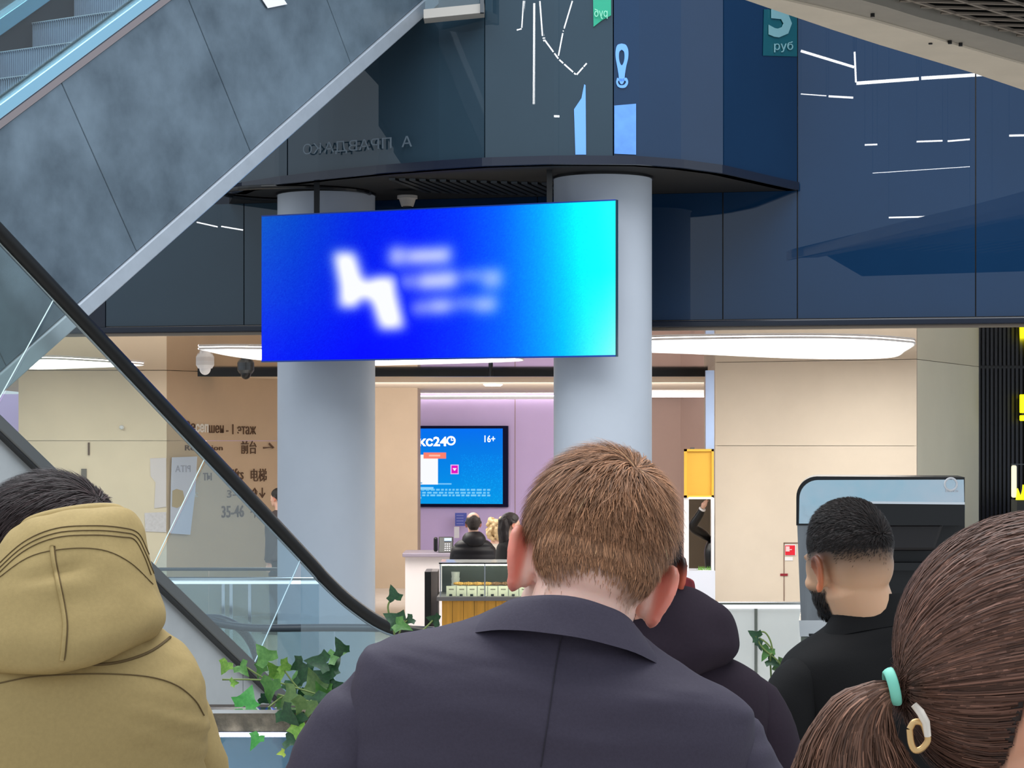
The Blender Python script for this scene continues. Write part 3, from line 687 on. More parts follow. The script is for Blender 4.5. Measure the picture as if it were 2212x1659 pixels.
M_tvw = emis('tv_white', (250, 252, 255), 1.0); bt_ = BK.t()
text('lettering', 'микс24', BK.p(868, 963)+bn*.18, bt_, up, 20*41/F, M_tvw, tv, .003, width=.88, bold=.03)
q = BK.p(977, 952)+bn*.19
MB().tube([q+bt_*(.072*math.cos(a))+up*(.072*math.sin(a)) for a in np.linspace(0, 2*math.pi, 25)], .016, 6, False).build('clock_mark', M_tvw, tv)
MB().obox(q, bt_*.045, bn*.004, up*.014).build('clock_hand', M_tvw, tv); MB().obox(q, bt_*.014, bn*.004, up*.05).build('clock_hand', M_tvw, tv)
text('lettering', '16+', BK.p(1049, 955)+bn*.18, bt_, up, 15*41/F, M_tvw, tv, .003, width=.2, bold=.01)
# ================================================================== reception counter, phone, notices
ct = empty('reception_counter', (P(940, HY, 27).x, 27, 0), 'white reception counter with grey top behind the pastry case', 'counter')
zc = P(940, 1194, 27).z; xa, xb = P(870, HY, 27).x, P(1240, HY, 27).x
MB().box((xa, 26.9, zc-.05), (xb, 27.7, zc)).build('counter_top', mat('counter_grey', (150, 140, 156), .35), ct, bevel=.01)
MB().box((xa+.03, 27.0, 0), (xb-.03, 27.6, zc-.05)).build('front_panel', mat('counter_white', (238, 230, 232), .4), ct)
ph = empty('desk_phone', (P(958, 1193, 27.1).x, 27.1, zc), 'black desk phone on the reception counter', 'phone')
q = P(958, 1193, 27.1)
mb = MB().prism([(q.x-.06, 27.0, zc), (q.x-.06, 27.2, zc), (q.x-.06, 27.16, zc+.19), (q.x-.06, 27.12, zc+.19)], (.18, 0, 0)); mb.build('phone_body', M_black, ph, bevel=.008)
MB().box((q.x-.12, 27.02, zc+.01), (q.x-.07, 27.09, zc+.19)).build('handset', M_black, ph, bevel=.02)
MB().obox((q.x+.01, 27.085, zc+.14), (.09, 0, 0), (0, .01, .035), (0, -.006, .002)).build('phone_display', mat('lcd', (170, 195, 225), .3, emit=(150, 180, 220), estr=.4), ph)
for r in range(4):
    for c in range(3):
        MB().obox((q.x+.015+c*.026, 27.012+r*.016, zc+.02+r*.025), (.018, 0, 0), (0, .005, .014), (0, -.006, .002)).build('key', mat('key_grey', (200, 200, 205), .5), ph)
def notice(px0, py0, px1, py1, d, mt, label, nm='notice'):
    a = P(px0, py1, d); b = P(px1, py0, d); o = MB().box((a.x, d, a.z), (b.x, d+.01, b.z)).build(nm, mt); tag(o, label, 'notice'); return o
nt = notice(983, 1108, 1008, 1136, 40.6, mat('notice_blue', (78, 92, 190), .5), 'small blue notice on the lilac wall above the phone')
for k in range(4): 
    a = P(986, 1114+k*6, 40.59); MB().box((a.x, 40.58, a.z), (a.x+.13, 40.6, a.z+.012)).build('print_line', mat('print_pale', (160, 165, 225), .5), nt)
notice(981, 1138, 992, 1162, 40.6, M_white, 'white notice strip below the blue notice')
# ================================================================== pastry case
pc = empty('pastry_case', (P(1080, HY, 22.2).x, 22.2, 0), 'glass pastry display case with yellow wood front', 'display case')
x0, x1 = P(950, HY, 22).x, P(1240, HY, 22).x
zA, zB_, zC_ = P(0, 1218, 22).z, P(0, 1289, 22).z, P(0, 1298, 22).z
M_wood = mat('yellow_wood', (220, 160, 60), .45, noise=.2, nscale=3, stretch=(6, 1, .4))
nb = 12
for k in range(nb):
    a = x0+.02+(x1-x0-.04)*k/nb; MB().box((a, 22.04, .08), (a+(x1-x0-.04)/nb-.004, 22.08, zC_)).build('plank', M_wood, pc)
MB().box((x0+.02, 22.08, 0), (x1-.02, 22.75, zC_)).build('body', M_steel_dark, pc)
MB().box((x0-.03, 21.98, zC_), (x1+.03, 22.8, zB_)).build('shelf_top', mat('case_grey', (120, 118, 120), .4), pc, bevel=.006)
MB().box((x0, 22.02, zB_), (x1, 22.028, zA)).build('front_pane', M_glass, pc)
MB().box((x0, 22.7, zB_), (x1, 22.71, zA)).build('back_pane', mat('case_back', (116, 122, 122), .25, metal=.4), pc)
MB().box((x0, 22.02, zA-.006), (x1, 22.72, zA+.006)).build('top_frame', M_glass_pale, pc)
for a in (x0, P(1046, HY, 22).x, x1-.012):
    MB().box((a, 22.0, zB_), (a+.012, 22.02, zA)).build('mullion', M_steel, pc)
MB().box((x0-.01, 21.99, zA), (x1+.01, 22.02, zA+.012)).build('frame_rail', M_black, pc)
MB().box((x0+.02, 22.05, zA-.02), (x1-.02, 22.09, zA-.008)).build('case_light', emis('case_lamp', (255, 246, 220), 22), pc)
M_past = mat('pastry_gold', (232, 176, 90), .5, noise=.25, nscale=20)
def pastry(x, y, z, r, lab, m):
    t = MB(); n = 7
    for k in range(n):
        a = (k/(n-1)-.5)*2.2; t.ell((x+r*math.sin(a)*.9, y+r*.35*(1-math.cos(a)), z+r*.32), (r*.26, r*.34*(1-.1*abs(k-3)), r*.36*(1-.13*abs(k-3))), 10, 6)
    o = t.build('pastry', m, smooth=True); tag(o, lab, 'pastry', 'pastries in the display case'); return o
ORD = ['first', 'second', 'third', 'fourth', 'fifth', 'sixth', 'seventh', 'eighth', 'ninth', 'tenth']
M_past2 = mat('pastry_brown', (150, 110, 80), .5, noise=.2, nscale=20)
for k, px in enumerate([992, 1012, 1032, 1052, 1072, 1092, 1112]):
    pastry(P(px, HY, 22.4).x, 22.36, zB_+.09, .058, ('golden' if k < 4 else 'brown sugared')+' pastry, '+ORD[k]+' from the left in the display case', M_past if k < 4 else M_past2)
tr = MB().box((x0+.2, 22.25, zB_), (x1-.05, 22.55, zB_+.09)).build('pastry_tray', M_steel); tag(tr, 'steel tray under the pastries in the case', 'tray')
for k in range(8):
    xa_ = P(964+k*22.5, HY, 22.1).x; t = empty('price_card', (xa_, 22.12, zB_), 'cream price card, '+ORD[k]+' from the left in the pastry case', 'price card', 'price cards in the pastry case')
    MB().obox((xa_, 22.10, zB_), (.098, 0, 0), (0, .004, 0), (0, .02, .1)).build('card', mat('card_cream', (250, 247, 226), .5), t)
    MB().obox((xa_+.025, 22.112, zB_+.06), (.05, 0, 0), (0, .003, 0), (0, .002, .012)).build('print_line', mat('card_print', (150, 145, 130), .6), t)
    MB().obox((xa_+.03, 22.09, zB_), (.03, 0, 0), (0, .01, 0), (0, 0, .02)).build('clip', M_steel_dark, t)
cu = empty('paper_cup', (P(984, HY, 22.5).x, 22.5, zB_), 'pale stack of cups in the left end of the pastry case', 'cup')
for k in range(3): MB().cyl((cu.location.x, 22.5, zB_+.0+k*.06), .035, .10, 20, .045).build('cup', mat('cup_white', (226, 226, 222), .5), cu)
fr = empty('side_fridge', (P(934, HY, 22.6).x, 22.6, 0), 'black and grey cabinet left of the pastry case', 'cabinet')
fa, fm, fb = P(918, HY, 22.5).x, P(931, HY, 22.5).x, P(952, HY, 22.5).x; fz = P(0, 1234, 22.5).z
MB().box((fa, 22.4, 0), (fm, 22.95, fz)).build('door', M_black, fr); MB().box((fm+.002, 22.45, 0), (fb-.03, 22.95, fz)).build('body', mat('fridge_grey', (112, 104, 106), .4), fr)
# ================================================================== yellow kiosk on the right
ky = empty('yellow_kiosk', (P(1510, HY, 26.2).x, 26.4, 0), 'white service kiosk with a yellow framed panel', 'kiosk')
def kb(px0, py0, px1, py1, d, th, mt, nm, par=None, bev=0):
    a = P(px0, py1, d); b = P(px1, py0, d); return MB().box((a.x, d, a.z), (b.x, d+th, b.z)).build(nm, mt, par or ky, bevel=bev)
M_yel = mat('yellow_panel', (226, 180, 62), .5, noise=.04, nscale=3)
kb(1478, 970, 1542, 1075, 26.1, .06, M_yel, 'yellow_panel')
for r in [(1478, 970, 1542, 975), (1478, 1070, 1542, 1075), (1478, 970, 1484, 1075), (1537, 970, 1542, 1075)]: kb(*r, 26.06, .04, mat('yellow_frame', (236, 186, 60), .5), 'frame_bar')
kb(1478, 1075, 1488, 1235, 26.1, .08, M_white, 'post'); kb(1537, 1075, 1543, 1235, 26.1, .08, M_white, 'post')
kb(1488, 1074, 1540, 1078, 26.05, .3, emis('kiosk_lamp', (255, 252, 246), 3), 'strip_light')
kb(1440, 1233, 1545, 1420, 26.05, .5, mat('counter_paleblue', (218, 224, 240), .4), 'counter')
kb(1525, 800, 1543, 970, 26.1, .1, mat('pale_blue_panel', (176, 200, 242), .4, noise=.08, nscale=1), 'blue_side_panel')
kb(1486, 1076, 1545, 1232, 29.5, .05, mat('kiosk_back', (104, 92, 78), .6), 'back_panel')
pl = empty('grass_planter', P(1520, 1233, 26.15), 'small green grass tuft on the kiosk counter', 'plant')
rr = np.random.default_rng(2); mb = MB(); q = P(1506, 1233, 26.2); q1 = P(1538, 1233, 26.2)
for k in range(90):
    x = q.x+(q1.x-q.x)*rr.random(); y = 26.12+.1*rr.random(); h = .03+.04*rr.random(); w = .006; dx = rr.normal(0, .012)
    mb.add([(x, y, q.z), (x+w, y, q.z), (x+dx, y, q.z+h)], [(0, 1, 2)])
mb.build('blades', mat('grass_green', (110, 170, 60), .5), pl); MB().box((q.x, 26.12, q.z), (q1.x, 26.24, q.z+.012)).build('tray', M_white, pl)
# ================================================================== fire cabinet on the pale block
def rbp(px, py, off=0.): return RB.p(px, py)+RB.n()*off
fc = empty('hose_cabinet', RB.xz(1730, .02), 'flush fire hose cabinet with red symbol on the pale block', 'cabinet')
def rbq(px0, py0, px1, py1, off, mt, nm):
    return MB().prism([rbp(px0, py0, off), rbp(px1, py0, off), rbp(px1, py1, off), rbp(px0, py1, off)], RB.n()*.006).build(nm, mt, fc)
M_line = mat('joint_brown', (120, 92, 80), .7)
rbq(1693, 1172, 1694.6, 1300, .002, M_line, 'door_gap'); rbq(1693, 1172, 1790, 1174, .002, M_line, 'door_gap')
rbq(1686, 1239, 1702, 1244, .006, mat('dark_red', (140, 20, 40), .5), 'red_latch')
rbq(1696, 1176, 1720, 1200, .003, M_white, 'sign_plate'); rbq(1697, 1178, 1718, 1199, .012, mat('fire_red', (226, 30, 52), .4), 'red_sign')
M_pink = mat('sign_pale', (250, 205, 210), .5)
rbq(1699, 1180, 1707, 1191, .022, M_pink, 'hose_symbol'); rbq(1707, 1186, 1712, 1188, .022, M_pink, 'hose_symbol')
MB().cyl((0, 0, 0), .03, .006, 20).build('hose_reel', M_pink, fc).matrix_world = Matrix.Translation(rbp(1714, 1187, .03)) @ Matrix.Rotation(math.pi/2, 4, 'X')
rbq(1696, 1203, 1713, 1211, .003, M_white, 'number_plate')
# ================================================================== yellow neon at the shop front
M_neon = emis('yellow_neon', (250, 240, 20), 2.2)
ne = empty('neon_sign', (P(2206, 720, 28.4)), 'yellow neon letters at the top of the black shop front', 'neon sign')
for px, y0, y1, w in [(2210, 690, 712, 9), (2206, 720, 742, 12), (2206, 748, 757, 12)]:
    a = P(px, y1, 28.4); b = P(px+w*2, y0, 28.4); MB().box((a.x, 28.4, a.z), (b.x, 28.45, b.z)).build('neon_letter', M_neon, ne, bevel=.01)
MB().box((ne.location.x-.02, 28.46, P(0, 757, 28.4).z), (ne.location.x+.6, 28.74, P(0, 690, 28.4).z+.0)).build('sign_board', M_black, ne)
ne = empty('neon_sign', (P(2206, 905, 28.4)), 'tall yellow neon letter on the black shop front', 'neon sign')
for px, y0, y1, w in [(2204, 852, 892, 12), (2204, 897, 909, 12)]:
    a = P(px, y1, 28.4); b = P(px+w*2, y0, 28.4); MB().box((a.x, 28.4, a.z), (b.x, 28.45, b.z)).build('neon_letter', M_neon, ne, bevel=.01)
MB().box((ne.location.x+.02, 28.46, P(0, 905, 28.4).z), (ne.location.x+.3, 28.74, P(0, 860, 28.4).z)).build('sign_board', M_black, ne)
ne = empty('neon_sign', (P(2206, 1075, 27.0)), 'white lit frame with yellow zigzag letters at the right edge', 'neon sign')
a = P(2186, 1075, 27); b = P(2197, 1005, 27); MB().box((a.x, 27, a.z), (b.x, 27.06, b.z)).build('lit_post', emis('cream_glow', (232, 228, 200), .8), ne, bevel=.02)
a = P(2186, 1004, 27); b = P(2260, 1002, 27); MB().box((a.x, 27, a.z), (b.x, 27.06, b.z)).build('top_bar', M_steel_dark, ne)
for px in (2196, 2208):
    MB().prism([P(px, 1080, 26.95), P(px+3, 1055-8*(px > 2200), 26.95), P(px+10, 1074, 26.95), P(px+16, 1050, 26.95), P(px+16, 1080, 26.95)], (0, .05, 0)).build('neon_letter', M_neon, ne)
MB().box((P(2196, HY, 27.1).x, 27.08, 0), (P(2300, HY, 27.1).x, 27.4, P(0, 1080, 27).z)).build('stand', M_black, ne)
# ================================================================== coffee kiosk (silver hooded machine)
KD = 13.0
km = empty('coffee_machine', (P(1905, HY, KD+.4).x, KD+.4, 0), 'tall silver vending kiosk with rounded corner and black recess', 'vending machine')
def kp(px, py, d=KD): return P(px, py, d)
M_chr = mat('polished_steel', (206, 214, 222), .10, metal=.75, bump=.5, bscale=2.2, col2=(168, 206, 220), nscale=1.8)  # cyan swirl of its reflections painted as a noise colour
M_brush = mat('kiosk_steel', (150, 154, 158), .35, metal=1., noise=.15, nscale=2, stretch=(12, 1, 1))
arc = [(1722+44-44*math.cos(a), 1031+44-44*math.sin(a)) for a in np.linspace(0, math.pi/2, 10)]
arci = [(1727+40-40*math.cos(a), 1037+40-40*math.sin(a)) for a in np.linspace(0, math.pi/2, 10)]
MB().prism([kp(*p, KD+.02) for p in [(1720, 1135)]+[(1720+45-45*math.cos(a), 1029+45-45*math.sin(a)) for a in np.linspace(0, math.pi/2, 10)]+[(2084, 1031), (2084, 1135)]], (.10, .7, 0)).build('hood_shell', M_black, km)
MB().prism([kp(*p) for p in [(1726, 1131)]+arci+[(2082, 1036), (2083, 1085), (1880, 1085), (1880, 1131)]], (0, .03, 0)).build('hood_front', M_chr, km)
MB().prism([kp(*p, KD-.012) for p in [(1880, 1083), (2084, 1085), (2084, 1090), (1880, 1088)]], (0, .04, 0)).build('hood_lip', M_steel_light, km)
MB().prism([kp(*p, KD+.05) for p in [(1722, 1134), (1882, 1134), (1882, 1340), (1730, 1340)]], (.09, .6, 0)).build('side_column', M_brush, km)
MB().prism([kp(*p, KD+.25) for p in [(1880, 1085), (2084, 1088), (2084, 1700), (1880, 1700)]], (0, .4, 0)).build('recess', mat('recess_black', (20, 18, 20), .35), km)
MB().prism([kp(*p, KD+.04) for p in [(1885, 1092), (2072, 1092), (2062, 1126), (1885, 1126)]], (0, .2, 0)).build('spout_block', mat('spout_black', (38, 34, 36), .4), km, bevel=.02)
MB().prism([kp(*p, KD+.10) for p in [(1905, 1130), (2040, 1130), (2020, 1190), (1925, 1190)]], (0, .14, 0)).build('funnel', mat('spout_black', (38, 34, 36), .4), km, bevel=.02)
MB().prism([kp(*p, KD+.04) for p in [(2074, 1092), (2085, 1092), (2083, 1128), (2064, 1128)]], (0, .2, 0)).build('side_cheek', M_brush, km)
MB().prism([kp(*p, KD+.08) for p in [(1885, 1216), (2080, 1216), (2080, 1232), (1885, 1232)]], (0, .2, 0)).build('shelf', M_black, km)
MB().prism([kp(*p, KD+.05) for p in [(1726, 1340), (2084, 1340), (2084, 1375), (1728, 1375)]], (.09, .62, 0)).build('belt', M_steel_light, km)
MB().prism([kp(*p, KD+.07) for p in [(1730, 1376), (2084, 1376), (2084, 1830), (1730, 1830)]], (.09, .6, 0)).build('base_cabinet', mat('kiosk_base', (120, 128, 118), .3, metal=.4), km)
MB().prism([kp(*p, KD+.05) for p in [(1748, 1370), (1830, 1370), (1830, 1440), (1748, 1440)]], (0, .02, 0)).build('label_plate', M_white, km)
MB().prism([kp(*p, KD+.04) for p in [(1748, 1369), (1830, 1369), (1830, 1374), (1748, 1374)]], (0, .02, 0)).build('plate_edge', M_black, km)
q = kp(2054, 1046, KD-.004)
MB().tube([q+Vector((.036*math.cos(a), 0, .036*math.sin(a))) for a in np.linspace(0, 2*math.pi, 29)], .006, 6, False).build('badge', M_white, km)
text('lettering', 'Bianco', kp(2043, 1063, KD-.004), (1, 0, 0), up, .018, M_white, km, .002, width=.075)
# ================================================================== railings
def railing(px0, px1, py, d, label, led=True, mglass=None, posts=()):
    a, b = P(px0, py, d), P(px1, py, d); t = empty('glass_railing', ((a.x+b.x)/2, d, 0), label, 'railing')
    MB().box((a.x, d-.03, a.z-.03), (b.x, d+.03, a.z)).build('top_rail', M_steel_light if led else M_steel_dark, t, bevel=.008)
    if led: MB().box((a.x, d-.035, a.z-.055), (b.x, d-.005, a.z-.034)).build('led_line', emis('rail_led', (245, 250, 255), 1.6), t)
    n = max(1, int((b.x-a.x)/.9)); w = (b.x-a.x)/n
    for k in range(n): MB().box((a.x+k*w+.004, d-.006, .06), (a.x+(k+1)*w-.004, d+.006, a.z-.03)).build('glass_panel', mglass or M_glass, t)
    for px in posts:
        q = P(px, py, d); MB().box((q.x-.012, d-.03, .05), (q.x+.012, d-.008, q.z-.05)).build('post', M_steel_light, t)
    MB().box((a.x, d-.05, 0), (b.x, d+.05, .06)).build('base_channel', M_steel_dark, t)
railing(1400, 1760, 1299, 17.5, 'chrome topped pale glass railing left of the kiosk', True, M_glass_pale, (1632,))
railing(230, 672, 1226, 20.4, 'dark topped clear glass railing below the lettered wall', False, M_glass)
railing(250, 690, 1246, 17.5, 'LED lit glass railing beside the left column', True, M_glass_blue, (483, 500, 540))  # added so its glowing line draws a reflection in the near glass
# ================================================================== terrace parapet with ivy
PD = 4.95
zr = P(0, 1531, PD).z
pp = empty('parapet', (0, PD, .75), 'steel edged glass parapet with LED strip and stone cap', 'parapet')
MB().box((-2.4, PD-.02, zr-.008), (2.4, PD+.03, zr)).build('cap_edge', M_steel_light, pp)
MB().box((-2.4, PD-.012, zr-.05), (2.4, PD+.03, zr-.008)).build('stone_band', mat('mossy_stone', (70, 66, 56), .4, col2=(150, 138, 120), nscale=22, bump=.3, bscale=60), pp)
led = MB()
MB().box((-2.4, PD-.016, zr-.062), (2.4, PD+.02, zr-.051)).build('led_channel', mat('led_channel', (200, 205, 235), .4), pp)
for k in range(80):
    x = P(440+k*5.2, HY, PD).x
    if k < 60: MB().box((x, PD-.022, zr-.060), (x+.0032, PD-.016, zr-.053)).build('led_diode', emis('diode', (245, 248, 255), 6), pp)
for k in range(4): MB().box((-2.4+k*1.2+.003, PD-.004, .78), (-1.2+k*1.2-.003, PD+.008, zr-.062)).build('glass_panel', M_glass_blue, pp)
MB().box((-2.4, PD+.1, .75), (2.4, PD+.14, zr-.07)).build('inner_panel', mat('inner_pale_blue', (150, 184, 206), .25, noise=.1, nscale=3), pp)
MB().box((-2.4, PD-.05, .75), (2.4, PD+.10, .8)).build('base_channel', M_steel_dark, pp)
pt = empty('planter_trough', (.0, PD+.3, .75), 'dark planter trough behind the stone cap', 'planter')
MB().box((-2.4, PD+.22, .0), (2.4, PD+.24, zr-.04)).build('side', M_black, pt); MB().box((-2.4, PD+.5, 0), (2.4, PD+.52, zr-.06)).build('side', M_black, pt)
MB().box((-2.4, PD+.24, zr-.1), (2.4, PD+.5, zr-.05)).build('soil', mat('soil', (50, 40, 32), .9, noise=.3, nscale=40), pt)
# ================================================================== people: builders
def remesh(mb, voxel, smooth=4, adapt=0.):
    m = mb.mesh('tmp'); o = bpy.data.objects.new('tmp', m); COL.objects.link(o)
    r = o.modifiers.new('r', 'REMESH'); r.mode = 'VOXEL'; r.voxel_size = voxel; r.use_smooth_shade = True
    if smooth:
        s = o.modifiers.new('s', 'SMOOTH'); s.factor = .5; s.iterations = smooth
    me = bpy.data.meshes.new_from_object(o.evaluated_get(bpy.context.evaluated_depsgraph_get()))
    nv = len(me.vertices); V = np.empty(nv*3); me.vertices.foreach_get('co', V); V = V.reshape(-1, 3)
    Fc = [tuple(p.vertices) for p in me.polygons]
    bpy.data.objects.remove(o); bpy.data.meshes.remove(m); bpy.data.meshes.remove(me)
    return V, Fc
def arr_mesh(name, V, Fc, col=None, smooth=True):
    m = bpy.data.meshes.new(name); m.from_pydata(V.tolist() if hasattr(V, 'tolist') else V, [], Fc); m.update()
    if smooth: m.shade_smooth()
    if col is not None:
        ca = m.color_attributes.new('col', 'FLOAT_COLOR', 'POINT')
        ca.data.foreach_set('color', np.hstack([col, np.ones((len(col), 1))]).astype(np.float32).ravel())
    return m
def ear(mb, side, M=None):
    """auricle in head coordinates: helix rim, antihelix, concha plate and lobe"""
    t = MB(); x0 = .070*side
    def e(y, z, out): return Vector((x0+side*out*.9, y*.9, z*.9-.002))
    # plane of the ear leans back and outwards
    prof = [(.012, .004, .004), (.016, .022, .008), (.006, .036, .013), (-.012, .038, .019), (-.023, .026, .023), (-.025, .008, .023), (-.021, -.008, .020), (-.013, -.022, .015), (-.004, -.031, .011), (.003, -.032, .008)]
    path = [Vector(p) for p in cat_rom([tuple(e(y, z-.012, o)) for y, z, o in prof], 4)]
    n = len(path); t.tube(path, [.0036+.0022*math.sin(math.pi*min(1, i/n*1.1))**.5 if i < n*.8 else .0062 for i in range(n)], 8)
    anti = [(.002, .024, .008), (-.010, .022, .013), (-.015, .008, .015), (-.012, -.008, .013), (-.004, -.016, .010)]
    t.tube([Vector(p) for p in cat_rom([tuple(e(y, z-.012, o)) for y, z, o in anti], 4)], .0042, 8)
    # plate
    vs = []; fs = []
    ctr = e(-.002, -.010, .004)
    ring_ = [Vector(p) for p in cat_rom([tuple(e(y, z-.012, o-.001)) for y, z, o in prof+[prof[0]]], 2)]
    k = len(ring_); vs = [ctr+Vector((side*.004, 0, 0))]+ring_+[ctr-Vector((side*.008, 0, 0))]+[p-Vector((side*.006, 0, 0)) for p in ring_]
    for i in range(k-1):
        fs += [(0, 1+i, 2+i), (k+1, k+3+i, k+2+i), (1+i, k+2+i, k+3+i, 2+i)]
    t.add(vs, fs)
    t.ell(e(.0, -.040, .009), (.005, .008, .010), 10, 8)
    t.ell(e(.003, -.012, -.004), (.010, .016, .026), 12, 8)       # root of the ear
    mb.add(t.v, t.f)
def head_mb(jaw=1., ears=True):
    mb = MB()
    mb.ell((0, -.012, .036), (.076, .097, .090), 32, 20)          # cranium
    mb.ell((0, -.036, .002), (.069, .066, .070), 28, 16)          # occiput
    mb.ell((0, .030, -.004), (.066, .066, .075), 28, 16)          # temples and brow
    mb.ell((0, .030, -.052), (.056*jaw, .060, .058), 28, 16)      # jaw
    mb.ell((0, .064, -.088), (.030, .026, .022), 16, 10)          # chin
    mb.ell((0, .083, .022), (.045, .014, .012), 16, 10)           # brow ridge
    mb.tube([Vector((0, .088, .012)), Vector((0, .104, -.020)), Vector((0, .108, -.030))], [.008, .011, .012], 10)
    mb.ell((.012, .096, -.032), (.007, .009, .007), 10, 6); mb.ell((-.012, .096, -.032), (.007, .009, .007), 10, 6)
    mb.ell((0, .088, -.056), (.022, .010, .006), 12, 8); mb.ell((0, .086, -.066), (.020, .010, .006), 12, 8)
    for s in (-1, 1):
        mb.ell((s*.032, .066, -.006), (.015, .022, .012), 12, 8)
        mb.ell((s*.046, .050, -.030), (.018, .028, .018), 12, 8)
        if ears: ear(mb, s)
    return mb
def hand_mb(mb, wrist, fwd, palm_n, s=1.):
    """palm, four unequal bent fingers and a thumb; fwd points along the hand, palm_n out of the palm"""
    f = Vector(fwd).normalized(); pn = Vector(palm_n); pn = (pn-f*pn.dot(f)).normalized(); a = f.cross(pn).normalized()
    w = Vector(wrist)
    pts = []
    mb.tube([w-f*.02, w+f*.02, w+f*.06, w+f*.088], [(.026, .018), (.032, .018), (.042, .016), (.042, .013)], 10)
    for k, (off, L) in enumerate([(-.030, .070), (-.010, .080), (.011, .074), (.031, .058)]):
        b = w+f*.080+a*(off*s)
        p1 = b+f*(L*.42)+pn*.008; p2 = p1+f*(L*.26)+pn*.016; p3 = p2+f*(L*.16)+pn*.02
        mb.tube([b-f*.01, b, p1, p2, p3], [.0095, .0095, .0088, .008, .0065], 8)
    b = w+f*.03-a*(.036*s); p1 = b+f*.03-a*(.022*s)+pn*.012; p2 = p1+f*.028-a*(.008*s)+pn*.012
    mb.tube([w+f*.012-a*(.015*s), b, p1, p2], [.014, .0125, .011, .008], 8)
def body_core(mb, neck, hipc, shL, elL, wrL, shR, elR, wrR, kneeL, ankL, kneeR, ankR, hdirL, hdirR, right, k=1.):
    """slim continuous body under the clothes; right is the unit vector to the person's right"""
    r = Vector(right); neck = Vector(neck); hipc = Vector(hipc); fw = Vector((-r.y, r.x, 0))
    mid = neck*.5+hipc*.5
    mb.tube([neck+Vector((0, 0, .02)), neck*.85+hipc*.15, neck*.65+hipc*.35, mid, hipc*.8+neck*.2, hipc, hipc-Vector((0, 0, .06))], [(.05*k, .05*k), (.13*k, .075*k), (.145*k, .09*k), (.125*k, .085*k), (.13*k, .09*k), (.14*k, .095*k), (.10*k, .07*k)], 16)
    for sh, el, wr, hd, s in ((shL, elL, wrL, hdirL, -1), (shR, elR, wrR, hdirR, 1)):
        sh = Vector(sh); el = Vector(el); wr = Vector(wr)
        mb.tube([neck*.75+sh*.25-Vector((0, 0, .03)), sh-Vector((0, 0, .02)), sh*.5+el*.5, el, el*.45+wr*.55, wr], [.045*k, .047*k, .042*k, .036*k, .035*k, .024*k], 10)
        hand_mb(mb, wr, hd, -r*s*1.0+fw*.2, s)
    for kn, an, s in ((kneeL, ankL, -1), (kneeR, ankR, 1)):
        kn = Vector(kn); an = Vector(an); h = hipc+r*(.085*s)
        mb.tube([h+Vector((0, 0, .02)), h*.6+kn*.4, kn, kn*.6+an*.4, an], [.080*k, .072*k, .05*k, .05*k, .034*k], 10)
        mb.tube([an-fw*.05-Vector((0, 0, .03)), an+fw*.05-Vector((0, 0, .04)), an+fw*.15-Vector((0, 0, .055))], [.03, .032, .02], 8)
def loft(rings, nseg=56, sub=6, cap=True):
    """rings: (cx, cy, cz, rx, y_front, y_back, n, tilt_x) -> V, F in local coordinates; y_back is towards -y"""
    R = cat_rom(np.array(rings, float), sub); th = np.linspace(0, 2*math.pi, nseg, endpoint=False)
    V = []
    for (cx, cy, cz, rx, yf, yb, n, tl) in R:
        c, s = np.cos(th), np.sin(th); e = 2/n
        x = rx*np.sign(c)*np.abs(c)**e; y = np.where(s > 0, yf, yb)*np.sign(s)*np.abs(s)**e
        V.append(np.stack([cx+x, cy+y*math.cos(tl), cz+y*math.sin(tl)], -1))
    V = np.concatenate(V); k = len(R); Fc = []
    for i in range(k-1):
        for j in range(nseg):
            Fc.append((i*nseg+j, i*nseg+(j+1) % nseg, (i+1)*nseg+(j+1) % nseg, (i+1)*nseg+j))
    if R[0][2] > R[-1][2]: Fc = [f[::-1] for f in Fc]
    if cap:
        Fc.append(tuple(range(nseg)) if R[0][2] > R[-1][2] else tuple(range(nseg))[::-1]); Fc.append(tuple(range((k-1)*nseg, k*nseg))[::-1] if R[0][2] > R[-1][2] else tuple(range((k-1)*nseg, k*nseg)))
    return V, Fc
from mathutils import noise as MN
def vnoise(V, scale, seed=0., stretch=(1, 1, 1)):
    return np.array([MN.noise((p[0]*scale*stretch[0]+seed, p[1]*scale*stretch[1]+seed*.7, p[2]*scale*stretch[2]-seed)) for p in V])
def normals_of(V, Fc):
    N = np.zeros_like(V)
    A = np.array([f[:3] for f in Fc]); n = np.cross(V[A[:, 1]]-V[A[:, 0]], V[A[:, 2]]-V[A[:, 0]])
    for k in range(3): np.add.at(N, A[:, k], n)
    return N/np.maximum(np.linalg.norm(N, axis=1, keepdims=True), 1e-12)
def xf(M, V):
    M = np.array(M); return V@M[:3, :3].T+M[:3, 3]
def part(name, V, Fc, mt, parent, M=None, base=None, wr=0., wscale=18, seed=0., stretch=(1, 1, 1), subd=0, fn=None):
    V = np.array(V, float)
    if wr: 
        n = normals_of(V, Fc); V = V+n*(wr*vnoise(V, wscale, seed, stretch))[:, None]
    if fn is not None: V = fn(V, normals_of(V, Fc))
    if M is not None: V = xf(M, V)
    m = arr_mesh(name, V, Fc); o = mkobj(name, m, mt, parent)
    if subd:
        s = o.modifiers.new('sub', 'SUBSURF'); s.levels = subd; s.render_levels = subd
    return o
def ss(a, b, x): 
    t = np.clip((x-a)/(b-a), 0, 1); return t*t*(3-2*t)
